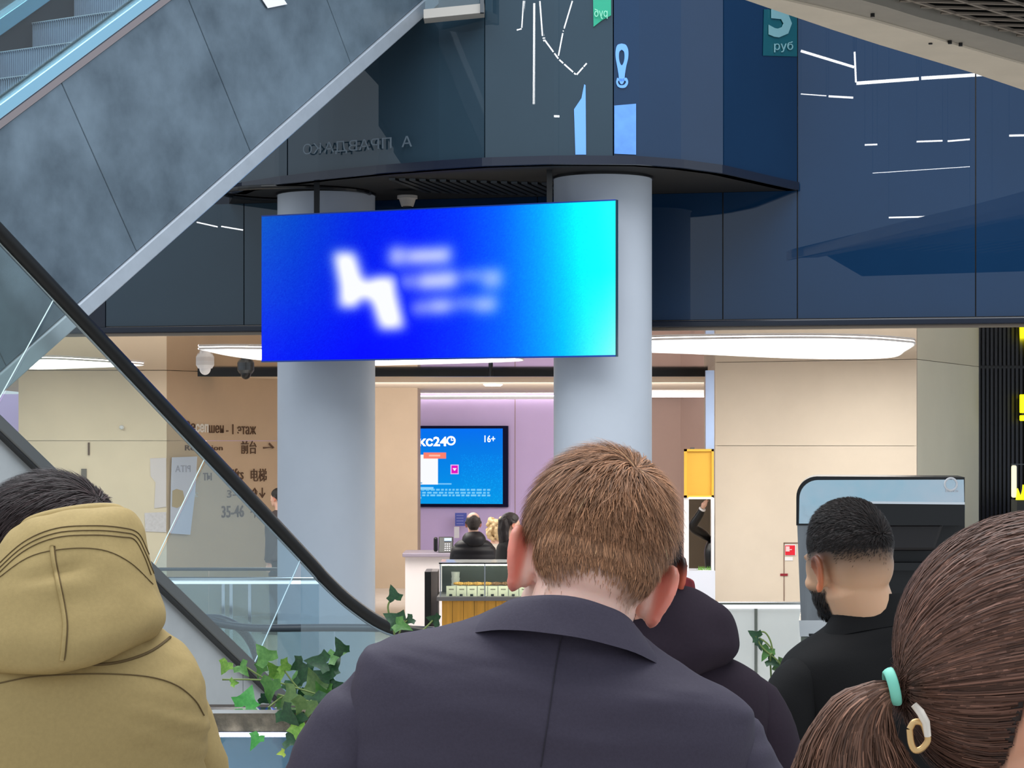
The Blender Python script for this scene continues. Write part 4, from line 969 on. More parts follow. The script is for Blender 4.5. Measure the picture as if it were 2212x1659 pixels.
def strands(name, p0, nrm, dirs, L, lift, droop, mt, parent, width=.0006, seg=4, cvar=None, base_col=(120, 85, 60), curl=.0, rng=None, shadecol=None):
    """hair as tapering ribbons: p0 roots, nrm surface normals, dirs unit flow directions, L lengths (all world space)"""
    n = len(p0); rng = rng or RNG
    dirs = dirs-nrm*(dirs*nrm).sum(1, keepdims=True); dirs /= np.maximum(np.linalg.norm(dirs, axis=1, keepdims=True), 1e-9)
    side = np.cross(nrm, dirs); side /= np.maximum(np.linalg.norm(side, axis=1, keepdims=True), 1e-9)
    jit = rng.normal(0, 1, n)*curl
    P_ = []; 
    for i in range(seg+1):
        t = i/seg
        pos = p0+dirs*(L*t)[:, None]+nrm*((lift*L)*t*(1-.55*t)+.0008)[:, None]+side*((jit*L)*t*t)[:, None]+np.array([0, 0, -1])*((droop*L)*t*t)[:, None]
        P_.append(pos)
    return ribbons(name, np.stack(P_, 1), nrm, mt, parent, width, base_col, rng)
def ribbons(name, PP, nrm, mt, parent, width, base_col, rng, cvar=.45, cols=None):
    n, k, _ = PP.shape
    tan = np.gradient(PP, axis=1); tan /= np.maximum(np.linalg.norm(tan, axis=2, keepdims=True), 1e-9)
    nn = nrm[:, None, :] if nrm.ndim == 2 else nrm
    sd = np.cross(tan, np.broadcast_to(nn, PP.shape)); sd /= np.maximum(np.linalg.norm(sd, axis=2, keepdims=True), 1e-9)
    ln = np.linalg.norm(PP[:, -1]-PP[:, 0], axis=1)[:, None, None]
    w = width*np.clip(ln/.012, .35, 1)*(1-.75*np.linspace(0, 1, k)**2)[None, :, None]*(.7+.6*rng.random((n, 1, 1)))
    A = PP-sd*w; B = PP+sd*w
    V = np.stack([A, B], 2).reshape(-1, 3)                       # n,k,2
    base = np.arange(n)[:, None]*(2*k)+np.arange(k-1)[None, :]*2
    Fq = np.stack([base, base+1, base+3, base+2], -1).reshape(-1, 4)
    m = bpy.data.meshes.new(name)
    m.vertices.add(len(V)); m.vertices.foreach_set('co', V.ravel())
    m.loops.add(len(Fq)*4); m.loops.foreach_set('vertex_index', Fq.ravel().astype(np.int32))
    m.polygons.add(len(Fq)); m.polygons.foreach_set('loop_start', (np.arange(len(Fq))*4).astype(np.int32))
    m.update(calc_edges=True); m.shade_smooth()
    bc = np.array(lin(base_col)) if cols is None else cols
    f = np.exp(rng.normal(0, cvar, (n, 1)))
    c = np.repeat((bc*f if cols is None else cols*f), 2*k, axis=0)
    ca = m.color_attributes.new('col', 'FLOAT_COLOR', 'POINT')
    ca.data.foreach_set('color', np.hstack([np.clip(c, 0, 1), np.ones((len(c), 1))]).astype(np.float32).ravel())
    # shading normals follow the head with a little of each strand's own roundness
    sdn = (np.broadcast_to(nn, PP.shape)); sdn = sdn-tan*(sdn*tan).sum(2, keepdims=True); sdn /= np.maximum(np.linalg.norm(sdn, axis=2, keepdims=True), 1e-9)
    tilt = rng.normal(0, .35, (n, 1, 1)); N_ = sdn+sd*tilt; N_ /= np.linalg.norm(N_, axis=2, keepdims=True)
    m.normals_split_custom_set_from_vertices(np.repeat(N_[:, :, None, :], 2, axis=2).reshape(-1, 3).tolist())
    return mkobj(name, m, mt, parent)
def sample_surface(V, Fc, n, wfun, rng):
    """random points on the quads of a mesh, thinned by wfun(points) in 0..1"""
    Q = np.array([f if len(f) == 4 else (f[0], f[1], f[2], f[2]) for f in Fc]); N = normals_of(V, Fc)
    a = V[Q[:, 0]]; b = V[Q[:, 1]]; c = V[Q[:, 2]]; d = V[Q[:, 3]]
    ar = .5*np.linalg.norm(np.cross(c-a, d-b), axis=1)
    ctr = (a+b+c+d)/4; pr = ar*wfun(ctr); pr = pr/pr.sum()
    i = rng.choice(len(Q), n, p=pr); u = rng.random((n, 1)); v = rng.random((n, 1))
    p = (a[i]*(1-u)+b[i]*u)*(1-v)+(d[i]*(1-u)+c[i]*u)*v
    nn = (N[Q[i, 0]]*(1-u)+N[Q[i, 1]]*u)*(1-v)+(N[Q[i, 3]]*(1-u)+N[Q[i, 2]]*u)*v
    return p, nn/np.linalg.norm(nn, axis=1, keepdims=True)
M_skin = mat('skin', (230, 170, 146), .45, spec=.4, sss=.25, attr='col')
M_hair = mat('hair', (100, 70, 50), .55, spec=.25, attr='col')
def hexc(c): return np.array(lin(c))
def skin_cols(Vh, tone, ear_col, hair_col=None, scalp=None, beard=None):
    """Vh: head-local vertices; returns colours: skin tone, redder ears, hair roots where the scalp grows hair"""
    c = np.tile(hexc(tone), (len(Vh), 1)); x, y, z = Vh.T
    e = ss(.070, .080, np.abs(x))*ss(-.065, -.050, z)*(1-ss(.03, .045, z))*ss(-.05, -.035, y)*(1-ss(.02, .035, y))
    c = c*(1-e[:, None])+hexc(ear_col)*e[:, None]
    lip = (1-ss(.02, .028, np.abs(x)))*ss(.088, .094, y)*(1-ss(.006, .01, np.abs(z+.061))); c = c*(1-lip[:, None])+hexc((190, 100, 95))*lip[:, None]
    eye = np.minimum.reduce([(1-ss(.007, .012, np.hypot(np.abs(x)-.032, (z+.004)*1.6))), ss(.06, .07, y)]); c = c*(1-eye[:, None])+hexc((40, 30, 28))*eye[:, None]
    if scalp is not None:
        s = scalp(Vh)[:, None]; c = c*(1-s)+hexc(hair_col)*s
    if beard is not None:
        s = beard(Vh)[:, None]; c = c*(1-s)+hexc(hair_col)*s
    return c
def build_body(label, HM, tone, ear_col, pose, scalp=None, hair_col=(60, 45, 40), voxel=.0032, voxb=.012, beard=None, jaw=1., ears=True, base=None, group=None, neck_r=.056, k=1.):
    """one body mesh: detailed head plus the clothed body below the neck; HM places the head, pose holds the joints"""
    nk = MB(); Hinv = HM.inverted(); nb = Hinv @ Vector(pose['neck'])
    nk.tube([Vector((0, -.010, .0)), Vector((0, -.018, -.045)), Vector((0, -.022, -.08))*.5+nb*.5, nb, nb+(nb-Vector((0, -.02, -.06))).normalized()*.05], [.05, neck_r*1.0, neck_r*.98, neck_r*1.08, neck_r*1.25], 24)
    t = head_mb(jaw, ears); t.add(nk.v, nk.f); hv, hf = remesh(t, voxel, 2)
    col_h = skin_cols(hv, tone, ear_col, hair_col, scalp, beard)
    hw = xf(HM, hv)
    bm_ = MB(); body_core(bm_, *[pose[q] for q in ('neck', 'hip', 'shL', 'elL', 'wrL', 'shR', 'elR', 'wrR', 'knL', 'anL', 'knR', 'anR', 'hdL', 'hdR', 'right')], k=k)
    bv, bf = remesh(bm_, voxb, 2)
    V = np.vstack([hw, bv]); Fc = hf+[tuple(i+len(hw) for i in f) for f in bf]
    col = np.vstack([col_h, np.tile(hexc(tone), (len(bv), 1))])
    b = Vector(base); m = arr_mesh('person', V-np.array(b), Fc, col); m.materials.append(M_skin)
    o = bpy.data.objects.new('person', m); COL.objects.link(o); o.location = b; tag(o, label, 'person', group)
    return o, hv, hf
def std_pose(neck, floor, right, stance=.11, arm_out=.05, bend=.0, lean_hip=(0, 0), hh=None, sh_w=.185, shdrop=(.055, .055)):
    """relaxed standing pose hanging from the neck point"""
    r = Vector(right).normalized(); f = Vector((-r.y, r.x, 0)); n = Vector(neck); H = n.z-floor
    hip = Vector((n.x+lean_hip[0], n.y+lean_hip[1], floor+H*.60)); d = {'neck': n, 'hip': hip, 'right': r}
    for s, nm in ((-1, 'L'), (1, 'R')):
        sh = n+r*(sh_w*s)-Vector((0, 0, shdrop[0 if s < 0 else 1])); el = sh+r*(arm_out*s)-f*(.02-bend*.1)-Vector((0, 0, H*.205)); wr = el-r*(.01*s)+f*(.05+bend)-Vector((0, 0, H*.17))
        an = Vector((hip.x, hip.y, floor+.085))+r*(stance*s); kn = hip*.5+an*.5+r*(.03*s)+f*.02
        d['sh'+nm] = sh; d['el'+nm] = el; d['wr'+nm] = wr; d['kn'+nm] = kn; d['an'+nm] = an; d['hd'+nm] = Vector((0, 0, -1))+f*.15
    return d
def lower_clothes(o, pose, floor, mt, shoe=None, n=20):
    """trousers over both legs and a pair of shoes"""
    r = pose['right']; f = Vector((-r.y, r.x, 0)); mb = MB(); hip = pose['hip']
    mb.tube([hip+Vector((0, 0, .10)), hip+Vector((0, 0, .02)), hip-Vector((0, 0, .07))], [(.165, .115), (.18, .125), (.15, .11)], 24)
    for s, nm in ((-1, 'L'), (1, 'R')):
        h = hip+r*(.088*s); mb.tube([h+Vector((0, 0, 0)), h*.6+pose['kn'+nm]*.4, pose['kn'+nm], pose['kn'+nm]*.5+pose['an'+nm]*.5, pose['an'+nm]-Vector((0, 0, .04))], [.098, .09, .072, .064, .062], 16)
    V, Fc = remesh(mb, .02, 3); part('trousers', V, Fc, mt, o)
    for nm in 'LR':
        a = pose['an'+nm]; z = floor; mb = MB()
        mb.tube([Vector((a.x, a.y, z+.04))-f*.085, Vector((a.x, a.y, z+.046))-f*.03, Vector((a.x, a.y, z+.04))+f*.08, Vector((a.x, a.y, z+.03))+f*.16, Vector((a.x, a.y, z+.025))+f*.19], [(.03, .04), (.042, .046), (.048, .04), (.042, .03), (.02, .022)], 14)
        mb.box((a.x-.04, a.y-.09, z), (a.x+.04, a.y+.17, z+.015)) if abs(f.y) > .9 else None
        mb.build('shoe', shoe or M_black, o, smooth=True)
def sleeve(o, pts, radii, mt, name='sleeve', n=24, sub=6, wr=.006, wscale=16, seed=1., fn=None):
    pts = [Vector(p) for p in cat_rom([tuple(p) for p in pts], sub)]
    rr = [Vector((0, 0, 0))]; ra = cat_rom([[r[0], r[1]] if isinstance(r, tuple) else [r, r] for r in radii], sub)
    vs, fs = sweep(pts, [tuple(x) for x in ra], n); V = np.array([tuple(v) for v in vs])
    fs = [f[::-1] for f in fs]
    return part(name, V, fs, mt, o, wr=wr, wscale=wscale, seed=seed, fn=fn)
def frame(origin, yaw=0., lean=0., pitch=0.):
    return Matrix.Translation(origin) @ Matrix.Rotation(yaw, 4, 'Z') @ Matrix.Rotation(lean, 4, 'Y') @ Matrix.Rotation(pitch, 4, 'X')
# ================================================================== people on the terrace
from mathutils.bvhtree import BVHTree
TF = .75                                         # terrace floor
def rad(a): return math.radians(a)
def seam(name, parent, target, pts, mt, r=.0009, off=.0006, n=6, sub=6):
    """stitched line laid on a garment: pts are (px, py) seen from the camera, dropped onto the cloth"""
    bv = BVHTree.FromPolygons([tuple(v.co) for v in target.data.vertices], [tuple(p.vertices) for p in target.data.polygons])
    mw = target.matrix_world if target.parent is None else Matrix.Identity(4)
    out = []
    for px, py in cat_rom(pts, sub):
        d = (P(px, py, 1.)-Vector((0, 0, CZ))).normalized(); h, nn, i, dist = bv.ray_cast(Vector((0, 0, CZ)), d)
        if h is not None:
            if nn.dot(d) > 0: nn = -nn
            out.append(h+nn*off)
    if len(out) > 2: return MB().tube(out, r, n).build(name, mt, parent, smooth=True)
def hair_on(o, HM, hv, hf, n, scalp, lenf, dirf, base_col, name='hair', width=.0006, lift=.25, droop=.1, curl=.08, seed=1, seg=4, cvar=.4):
    rng = np.random.default_rng(seed)
    p, nn = sample_surface(hv, hf, n, scalp, rng)
    keep = ~((np.abs(p[:, 0]) > .068) & (p[:, 2] < .034) & (p[:, 1] > -.045) & (p[:, 1] < .038))
    p = p[keep]; nn = nn[keep]
    d = dirf(p, nn)+rng.normal(0, .12, p.shape); L = lenf(p)*(.75+.5*rng.random(len(p)))
    R = np.array(HM)[:3, :3]
    lf = lift(p) if callable(lift) else np.full(len(p), lift)
    return strands(name, xf(HM, p), nn@R.T, d@R.T, L, lf, np.full(len(p), droop), M_hair, o, width, seg, base_col=base_col, curl=curl, rng=rng)
# ---------------------------------------------------------------- man in the dark suit
M_suit = mat('suit_cloth', (64, 58, 72), .7, spec=.25, noise=.08, nscale=300, bump=.06, bscale=600)
M_seam = mat('suit_seam', (40, 35, 46), .8)
HMs = Matrix.Translation(P(1274, 1232, 2.51)) @ Matrix.Scale(1.04, 4) @ Matrix.Rotation(rad(3), 4, 'Z') @ Matrix.Rotation(rad(15), 4, 'Y') @ Matrix.Rotation(rad(-24), 4, 'X')
nk = P(1228, 1338, 2.44)
pose = std_pose(nk-Vector((0, -.02, .02)), TF, (1, 0, 0), sh_w=.15)
FMs = frame(nk, 0, rad(9.5))
SLs = [P(880, 1490, 2.46), P(862, 1512, 2.46), P(816, 1575, 2.455), P(748, 1650, 2.45), P(694, 1800, 2.45), P(700, 2000, 2.36), P(730, 2250, 2.26)]
SRs = [P(1530, 1590, 2.47), P(1552, 1618, 2.465), P(1572, 1675, 2.46), P(1586, 1745, 2.46), P(1585, 1880, 2.45), P(1570, 2080, 2.38), P(1545, 2300, 2.3)]
for nm, S_ in (('L', SLs), ('R', SRs)):
    pose['sh'+nm] = S_[1]*1; pose['el'+nm] = S_[4]*1; pose['wr'+nm] = S_[6]*1; pose['hd'+nm] = (S_[6]-S_[5]).normalized()
hl_y = np.array([-.12, -.06, -.045, -.036, -.022, .0, .03, .05, .08]); hl_z = np.array([-.052, -.046, -.042, -.018, .018, .030, .030, .05, .09])
def scalp_s(V):
    x, y, z = V.T; h = np.interp(y, hl_y, hl_z)+.012*np.cos(x*60)*(y < -.05)
    return ss(-.016, .022, z-h)
suit, hv, hf = build_body('man in a dark suit jacket seen from behind, head bowed', HMs, (250, 204, 186), (246, 150, 130), pose, scalp_s, (140, 102, 78), voxel=.0028, base=(nk.x, nk.y, TF), neck_r=.057, k=.88)
Cw = np.array([.014, -.074, .094])
def dir_s(p, n):
    v = p-Cw; v /= np.linalg.norm(v, axis=1, keepdims=True); sp = np.cross(n, v)
    g = np.array([0, 0, -1.]); w = ss(.02, -.06, p[:, 2])[:, None]
    return v+sp*.45+g*w*.5
hair_on(suit, HMs, hv, hf, 34000, lambda V: scalp_s(V)*(.2+.8*ss(-.06, .01, V[:, 2])), lambda p: .004+.036*ss(-.055, .07, p[:, 2]), dir_s, (156, 112, 82), width=.00055, lift=lambda p: .12+.5*ss(.03, .11, p[:, 2]), curl=.12, seed=3, cvar=.38)
rg = [(0, .01, .012, .062, .06, .052, 2, 0), (0, .008, -.012, .100, .068, .060, 2, 0), (0, .006, -.036, .150, .080, .070, 2.1, 0), (0, .004, -.056, .200, .092, .080, 2.3, 0), (0, .002, -.076, .222, .098, .088, 2.5, 0), (0, 0, -.13, .226, .108, .098, 2.6, 0), (0, 0, -.20, .214, .120, .102, 2.6, 0), (0, 0, -.30, .198, .122, .098, 2.5, 0), (0, 0, -.42, .186, .118, .092, 2.4, 0), (0, 0, -.54, .190, .122, .104, 2.4, 0), (0, 0, -.68, .205, .130, .118, 2.3, 0), (0, 0, -.74, .207, .130, .120, 2.3, 0)]
V, Fc = loft(rg, 72, 8)
def suit_fold(V, n):
    x, y, z = V.T; g = np.zeros(len(V))
    for k, (zc, w, a, sl) in enumerate([(-.075, .012, .003, .25), (-.11, .010, .0025, -.2), (-.19, .016, .003, .1), (-.27, .02, .0035, -.12)]):
        g += a*np.exp(-((z-zc-sl*np.abs(x)*.3+.01*np.sin(x*30+k))/w)**2)*np.sin(x*9+k*1.7)
    g += .0025*vnoise(V, 14, 3.)+.0012*vnoise(V, 40, 5., (1, 1, 2.2))
    g -= .0022*np.exp(-(x/.003)**2)*(y < 0)                   # centre back seam
    return V+n*g[:, None]
jk = part('suit_jacket', V, Fc, M_suit, suit, FMs, fn=suit_fold); suit_j = jk
cr = [(0, .010, -.046, .118, .085, .098, 2, -.36), (0, .011, -.034, .108, .078, .092, 2, -.42), (0, .014, -.018, .092, .07, .086, 2, -.48), (0, .016, -.012, .084, .066, .083, 2, -.5), (0, .017, -.010, .081, .064, .080, 2, -.5), (0, .017, -.02, .079, .062, .076, 2, -.5), (0, .016, -.06, .078, .062, .070, 2, -.3)]
V, Fc = loft(cr, 64, 5, False); part('collar', V, Fc, M_suit, suit, FMs, wr=.0012, wscale=30)
cs = [(0, .017, -.018, .0785, .062, .077, 2, -.5), (0, .018, -.0075, .077, .061, .075, 2, -.5), (0, .018, -.02, .0755, .06, .073, 2, -.5)]
V, Fc = loft(cs, 48, 4, False); part('shirt_collar', V, Fc, M_white, suit, FMs)
def wr_s(V, n):
    return V+n*(.008*vnoise(V, 10, 9., (1, 1, 1.8))+.006*vnoise(V, 22, 2., (.7, .7, 2.2)))[:, None]
sleeve(suit, SLs, [(.030, .036), (.052, .056), (.060, .062), (.061, .060), (.058, .058), (.05, .05), (.042, .042)], M_suit, fn=wr_s)
sleeve(suit, SRs, [(.030, .036), (.052, .056), (.060, .060), (.060, .058), (.056, .056), (.05, .05), (.042, .042)], M_suit, fn=wr_s)
seam('back_seam', suit, jk, [(1212, 1375), (1199, 1449), (1186, 1540), (1170, 1645), (1168, 1655)], M_seam, .0007)
lower_clothes(suit, pose, TF, M_suit)
# ---------------------------------------------------------------- man in the olive hooded jacket
M_oliv = mat('olive_cloth', (174, 150, 100), .75, spec=.25, noise=.05, nscale=200, bump=.05, bscale=500)
M_oseam = mat('olive_seam', (104, 84, 50), .8)
HMo = Matrix.Translation(P(98, 1256, 2.83)) @ Matrix.Scale(1.05, 4) @ Matrix.Rotation(rad(68), 4, 'Z') @ Matrix.Rotation(rad(4), 4, 'Y') @ Matrix.Rotation(rad(-14), 4, 'X')
no = P(112, 1392, 2.76)
ro = Vector((math.cos(.35), math.sin(.35), 0))
pose = std_pose(no-Vector((0, -.02, .02)), TF, ro, sh_w=.12, shdrop=(.08, .08))
oy = np.array([-.12, -.06, -.045, -.034, -.01, .03, .055, .085]); oz_ = np.array([-.075, -.07, -.06, -.02, .015, .015, .04, .075])
def scalp_o(V):
    x, y, z = V.T; return ss(-.012, .022, z-np.interp(y, oy, oz_))
oli, hv, hf = build_body('man in an olive hooded jacket at the left edge', HMo, (232, 186, 176), (215, 120, 105), pose, scalp_o, (52, 40, 40), voxel=.0034, base=(no.x, no.y, TF))
Co = np.array([0, -.085, .075])
hair_on(oli, HMo, hv, hf, 26000, lambda V: scalp_o(V)+1e-4, lambda p: .010+.030*ss(-.05, .08, p[:, 2]), lambda p, n: (p-Co)/np.linalg.norm(p-Co, axis=1, keepdims=True)+np.cross(n, p-Co)*3, (50, 38, 38), width=.0007, lift=lambda p: .12+.35*ss(.04, .11, p[:, 2]), seed=4, curl=.1)
FMo = frame(no, .18, rad(1.5))
rg = [(0, .0, .045, .07, .07, .07, 2, 0), (.0, .0, .030, .12, .09, .085, 2.1, 0), (.0, .0, .012, .152, .105, .10, 2.3, 0), (.0, 0, -.012, .176, .12, .115, 2.5, 0), (.0, 0, -.045, .192, .135, .13, 2.6, 0), (0, 0, -.10, .196, .145, .138, 2.6, 0), (0, 0, -.20, .190, .15, .14, 2.6, 0), (0, 0, -.36, .188, .148, .138, 2.5, 0), (0, 0, -.50, .195, .15, .142, 2.4, 0), (0, 0, -.62, .2, .15, .145, 2.4, 0)]
V, Fc = loft(rg, 80, 8)
def ofold(V, n):
    x, y, z = V.T; g = .0035*vnoise(V, 10, 3.)+.002*vnoise(V, 30, 7., (1, 1, 2))
    for zc, a in [(-.10, .005), (-.13, .004), (-.16, .005), (-.18, .003)]:
        g += a*np.exp(-((z-zc+.35*(x-.2)**1)/.008)**2)*ss(.06, .17, x)
    return V+n*g[:, None]
oj = part('jacket', V, Fc, M_oliv, oli, FMo, fn=ofold)
# hood: soft sack hanging on the back, rim standing round the neck
rgh = [(.05, .012, .148, .066, .062, .052, 2.2, -.30), (.05, .008, .144, .080, .072, .068, 2.3, -.30), (.045, .002, .124, .092, .082, .088, 2.4, -.28), (.034, -.006, .090, .103, .09, .104, 2.4, -.24), (.022, -.014, .048, .120, .095, .120, 2.4, -.16), (.016, -.022, .018, .131, .09, .128, 2.4, -.10), (.014, -.030, -.002, .122, .08, .128, 2.3, -.05), (.01, -.034, -.016, .100, .07, .118, 2.1, 0.), (.01, -.036, -.024, .05, .05, .09, 2, 0)]
V, Fc = loft(rgh, 80, 8)
def hfold(V, n):
    x, y, z = V.T; g = .004*vnoise(V, 12, 8.)+.002*vnoise(V, 34, 1.)
    a = x-.03; b = z-.085
    g -= .006*np.exp(-(((a-.004)/.018)**2+((b-.012)/.006)**2)); g += .005*np.exp(-(((a-.002)/.03)**2+((b+.008)/.012)**2)); g -= .005*np.exp(-(((a+.03)/.02)**2+((b-.008)/.005)**2))
    return V+n*g[:, None]
FMhd = frame(no, .18, rad(-9)); hd_ = part('hood', V, Fc, M_oliv, oli, FMhd, fn=hfold)
ri = [(.05, .012, .146, .070, .064, .054, 2.2, -.30), (.05, .013, .153, .066, .060, .050, 2.2, -.30), (.05, .014, .151, .060, .056, .044, 2.2, -.30), (.05, .016, .10, .058, .054, .042, 2.2, -.3)]
V, Fc = loft(ri, 64, 4, False); part('hood_rim', V, Fc, M_oliv, oli, FMhd)
V, Fc = loft([(.056, .016, .146, .058, .05, .042, 2.2, -.30), (.056, .016, .157, .055, .048, .040, 2.2, -.30), (.056, .016, .14, .052, .046, .038, 2.2, -.30)], 48, 3, False); part('shirt_collar', V, Fc, mat('grey_shirt', (168, 176, 186), .7), oli, FMhd)
for k, dy in enumerate((0, 10, 20)):
    seam('hood_stitch', oli, hd_, [(-20, 1235+dy), (50, 1172+dy), (120, 1142+dy), (200, 1136+dy), (262, 1140+dy), (298-dy*.4, 1152+dy*.7), (318-dy*.4, 1190+dy*.5), (338-dy*.6, 1236+dy*.3)], M_oseam, .0007)
seam('hood_stitch', oli, hd_, [(-20, 1262), (60, 1205), (140, 1186), (220, 1188), (280, 1215), (330, 1262)], M_oseam, .0006)
seam('hood_piping', oli, hd_, [(112, 1180), (116, 1215), (125, 1260), (135, 1310), (140, 1350), (137, 1400), (134, 1426)], M_oliv, .0028, .0006)
seam('hood_piping_edge', oli, hd_, [(118, 1180), (122, 1215), (131, 1260), (141, 1310), (146, 1350), (143, 1400), (139, 1426)], M_oseam, .0009)
seam('yoke_seam', oli, oj, [(-20, 1480), (60, 1464), (140, 1458), (230, 1456), (320, 1462), (380, 1480), (420, 1512), (440, 1545)], M_oseam, .0009)
seam('hood_base_seam', oli, oj, [(-30, 1385), (40, 1410), (110, 1430), (190, 1436), (260, 1430), (330, 1405), (385, 1362)], M_oseam, .0018)
fx = Vector((math.cos(.18), math.sin(.18), 0)); fy = Vector((-fx.y, fx.x, 0))
for s in (-1, 1):
    a = no+fx*(.142*s)+fy*.04+Vector((0, 0, .03)); 
    sleeve(oli, [a-fx*(.06*s)+Vector((0, 0, -.12)), a-fx*(.01*s)+Vector((0, 0, -.12)), a+fx*(.02*s)+fy*.03+Vector((0, 0, -.22)), a+fx*(.02*s)+fy*.06+Vector((0, 0, -.34)), a+fy*.16+Vector((0, 0, -.5)), a-fx*(.02*s)+fy*.25+Vector((0, 0, -.58))], [.03, .055, .066, .062, .056, .045], M_oliv, fn=lambda V, n: V+n*(.006*vnoise(V, 14, 4., (1, 1, 2)))[:, None])
lower_clothes(oli, pose, TF, mat('navy_denim', (40, 46, 66), .8))
# ---------------------------------------------------------------- man in the dark purple hoodie
M_hood = mat('plum_cloth', (44, 34, 44), .85, spec=.2, noise=.08, nscale=200)
HMh = Matrix.Translation(P(1360, 1236, 3.62)) @ Matrix.Rotation(rad(-6), 4, 'Z') @ Matrix.Rotation(rad(-10), 4, 'X')
nh = P(1395, 1380, 3.66)
pose = std_pose(nh-Vector((0, 0, .02)), TF, (1, 0, 0), sh_w=.13, shdrop=(.09, .09))
hoo, hv, hf = build_body('man in a plum hoodie half hidden behind the suited man', HMh, (224, 160, 138), (222, 110, 84), pose, scalp_o, (40, 28, 26), voxel=.0042, base=(nh.x, nh.y, TF))
hair_on(hoo, HMh, hv, hf, 9000, lambda V: scalp_o(V)+1e-4, lambda p: .010+.03*ss(-.05, .08, p[:, 2]), lambda p, n: (p-Co)/np.linalg.norm(p-Co, axis=1, keepdims=True), (40, 28, 26), width=.0011, seed=5, curl=.1)
FMh = frame(nh, -.05, rad(3))
rg = [(0, .0, .01, .06, .07, .07, 2, 0), (.0, .0, -.012, .11, .085, .08, 2.1, 0), (.0, .0, -.035, .165, .10, .09, 2.3, 0), (.0, 0, -.062, .20, .115, .10, 2.5, 0), (.0, 0, -.11, .215, .125, .11, 2.6, 0), (0, 0, -.20, .212, .13, .115, 2.6, 0), (0, 0, -.34, .20, .13, .115, 2.5, 0), (0, 0, -.55, .195, .13, .115, 2.4, 0), (0, 0, -.64, .2, .13, .115, 2.4, 0)]
V, Fc = loft(rg, 64, 6); hj = part('hoodie', V, Fc, M_hood, hoo, FMh, wr=.004, wscale=14)
rgh = [(.01, .01, .075, .075, .06, .052, 2.2, -.35), (.012, .006, .072, .094, .07, .07, 2.3, -.32), (.02, -.005, .050, .118, .085, .092, 2.4, -.22), (.024, -.012, .015, .128, .09, .11, 2.4, -.12), (.024, -.02, -.015, .124, .08, .118, 2.3, -.05), (.02, -.026, -.045, .09, .06, .11, 2.1, 0), (.02, -.03, -.06, .04, .04, .09, 2, 0)]
V, Fc = loft(rgh, 56, 6); part('hood', V, Fc, M_hood, hoo, FMh, wr=.006, wscale=16)
V, Fc = loft([(.01, .01, .078, .070, .058, .050, 2, -.35), (.01, .01, .098, .066, .056, .046, 2, -.35), (.01, .01, .08, .062, .05, .044, 2, -.35)], 40, 3, False); part('shirt_collar', V, Fc, mat('red_plaid', (120, 26, 34), .8, noise=.4, nscale=60), hoo, FMh)
for s in (-1, 1):
    a = nh+Vector((.178*s, 0, 0)); sleeve(hoo, [a+Vector((-.05*s, 0, -.12)), a+Vector((.0, .0, -.115)), a+Vector((.03*s, .0, -.22)), a+Vector((.035*s, .03, -.36)), a+Vector((.01*s, .12, -.5)), a+Vector((-.02*s, .22, -.58))], [.03, .052, .06, .056, .05, .04], M_hood)
lower_clothes(hoo, pose, TF, M_black)
# ---------------------------------------------------------------- man with the faded haircut in a black coat
M_coat = mat('black_coat', (16, 15, 16), .8, spec=.25, bump=.05, bscale=300)
HMf = Matrix.Translation(P(1832, 1222, 4.25)) @ Matrix.Scale(.97, 4) @ Matrix.Rotation(rad(31), 4, 'Z') @ Matrix.Rotation(rad(-3), 4, 'Y') @ Matrix.Rotation(rad(-4), 4, 'X')
nf = P(1892, 1340, 4.26)
rf = Vector((math.cos(.45), math.sin(.45), 0))
pose = std_pose(nf-Vector((0, 0, .02)), TF, rf, sh_w=.13, shdrop=(.09, .09))
def scalp_f(V):
    x, y, z = V.T; h = np.interp(y, [-.12, -.05, 0, .04, .085], [.052, .050, .052, .050, .08]); return ss(-.095, .0, z-h)**.8
def beard_f(V):
    x, y, z = V.T; return ss(.0, .02, y)*ss(-.03, -.055, z)*(1-.6*ss(.012, .004, np.abs(x))*(z > -.05))*.92
fade, hv, hf = build_body('bearded man with faded haircut in a black coat', HMf, (226, 178, 142), (232, 138, 96), pose, scalp_f, (34, 27, 25), voxel=.0042, base=(nf.x, nf.y, TF), beard=beard_f, neck_r=.064)
Cf = np.array([.005, -.088, .055])
hair_on(fade, HMf, hv, hf, 15000, lambda V: scalp_f(V)**9+1e-6, lambda p: .004+.018*ss(.02, .10, p[:, 2]), lambda p, n: (p-Cf)/np.linalg.norm(p-Cf, axis=1, keepdims=True), (30, 23, 21), width=.001, lift=lambda p: .15+.7*ss(.07, .12, p[:, 2]), seed=6, curl=.1)
hair_on(fade, HMf, hv, hf, 5000, lambda V: beard_f(V)**2+1e-6, lambda p: .008+0*p[:, 2], lambda p, n: np.tile(np.array([0, .2, -1.]), (len(p), 1)), (28, 22, 20), name='beard', width=.0009, lift=.4, seed=7)
FMf = frame(nf, .40, rad(-5))
rg = [(0, .0, .015, .07, .07, .065, 2, 0), (.0, .0, -.008, .11, .085, .08, 2.1, 0), (.0, .0, -.035, .165, .10, .09, 2.3, 0), (.0, 0, -.065, .198, .115, .10, 2.5, 0), (.0, 0, -.12, .212, .125, .11, 2.6, 0), (0, 0, -.22, .208, .13, .115, 2.6, 0), (0, 0, -.4, .195, .13, .115, 2.5, 0), (0, 0, -.6, .205, .135, .12, 2.4, 0), (0, 0, -.8, .215, .135, .125, 2.4, 0)]
V, Fc = loft(rg, 64, 6); part('coat', V, Fc, M_coat, fade, FMf, wr=.004, wscale=12)
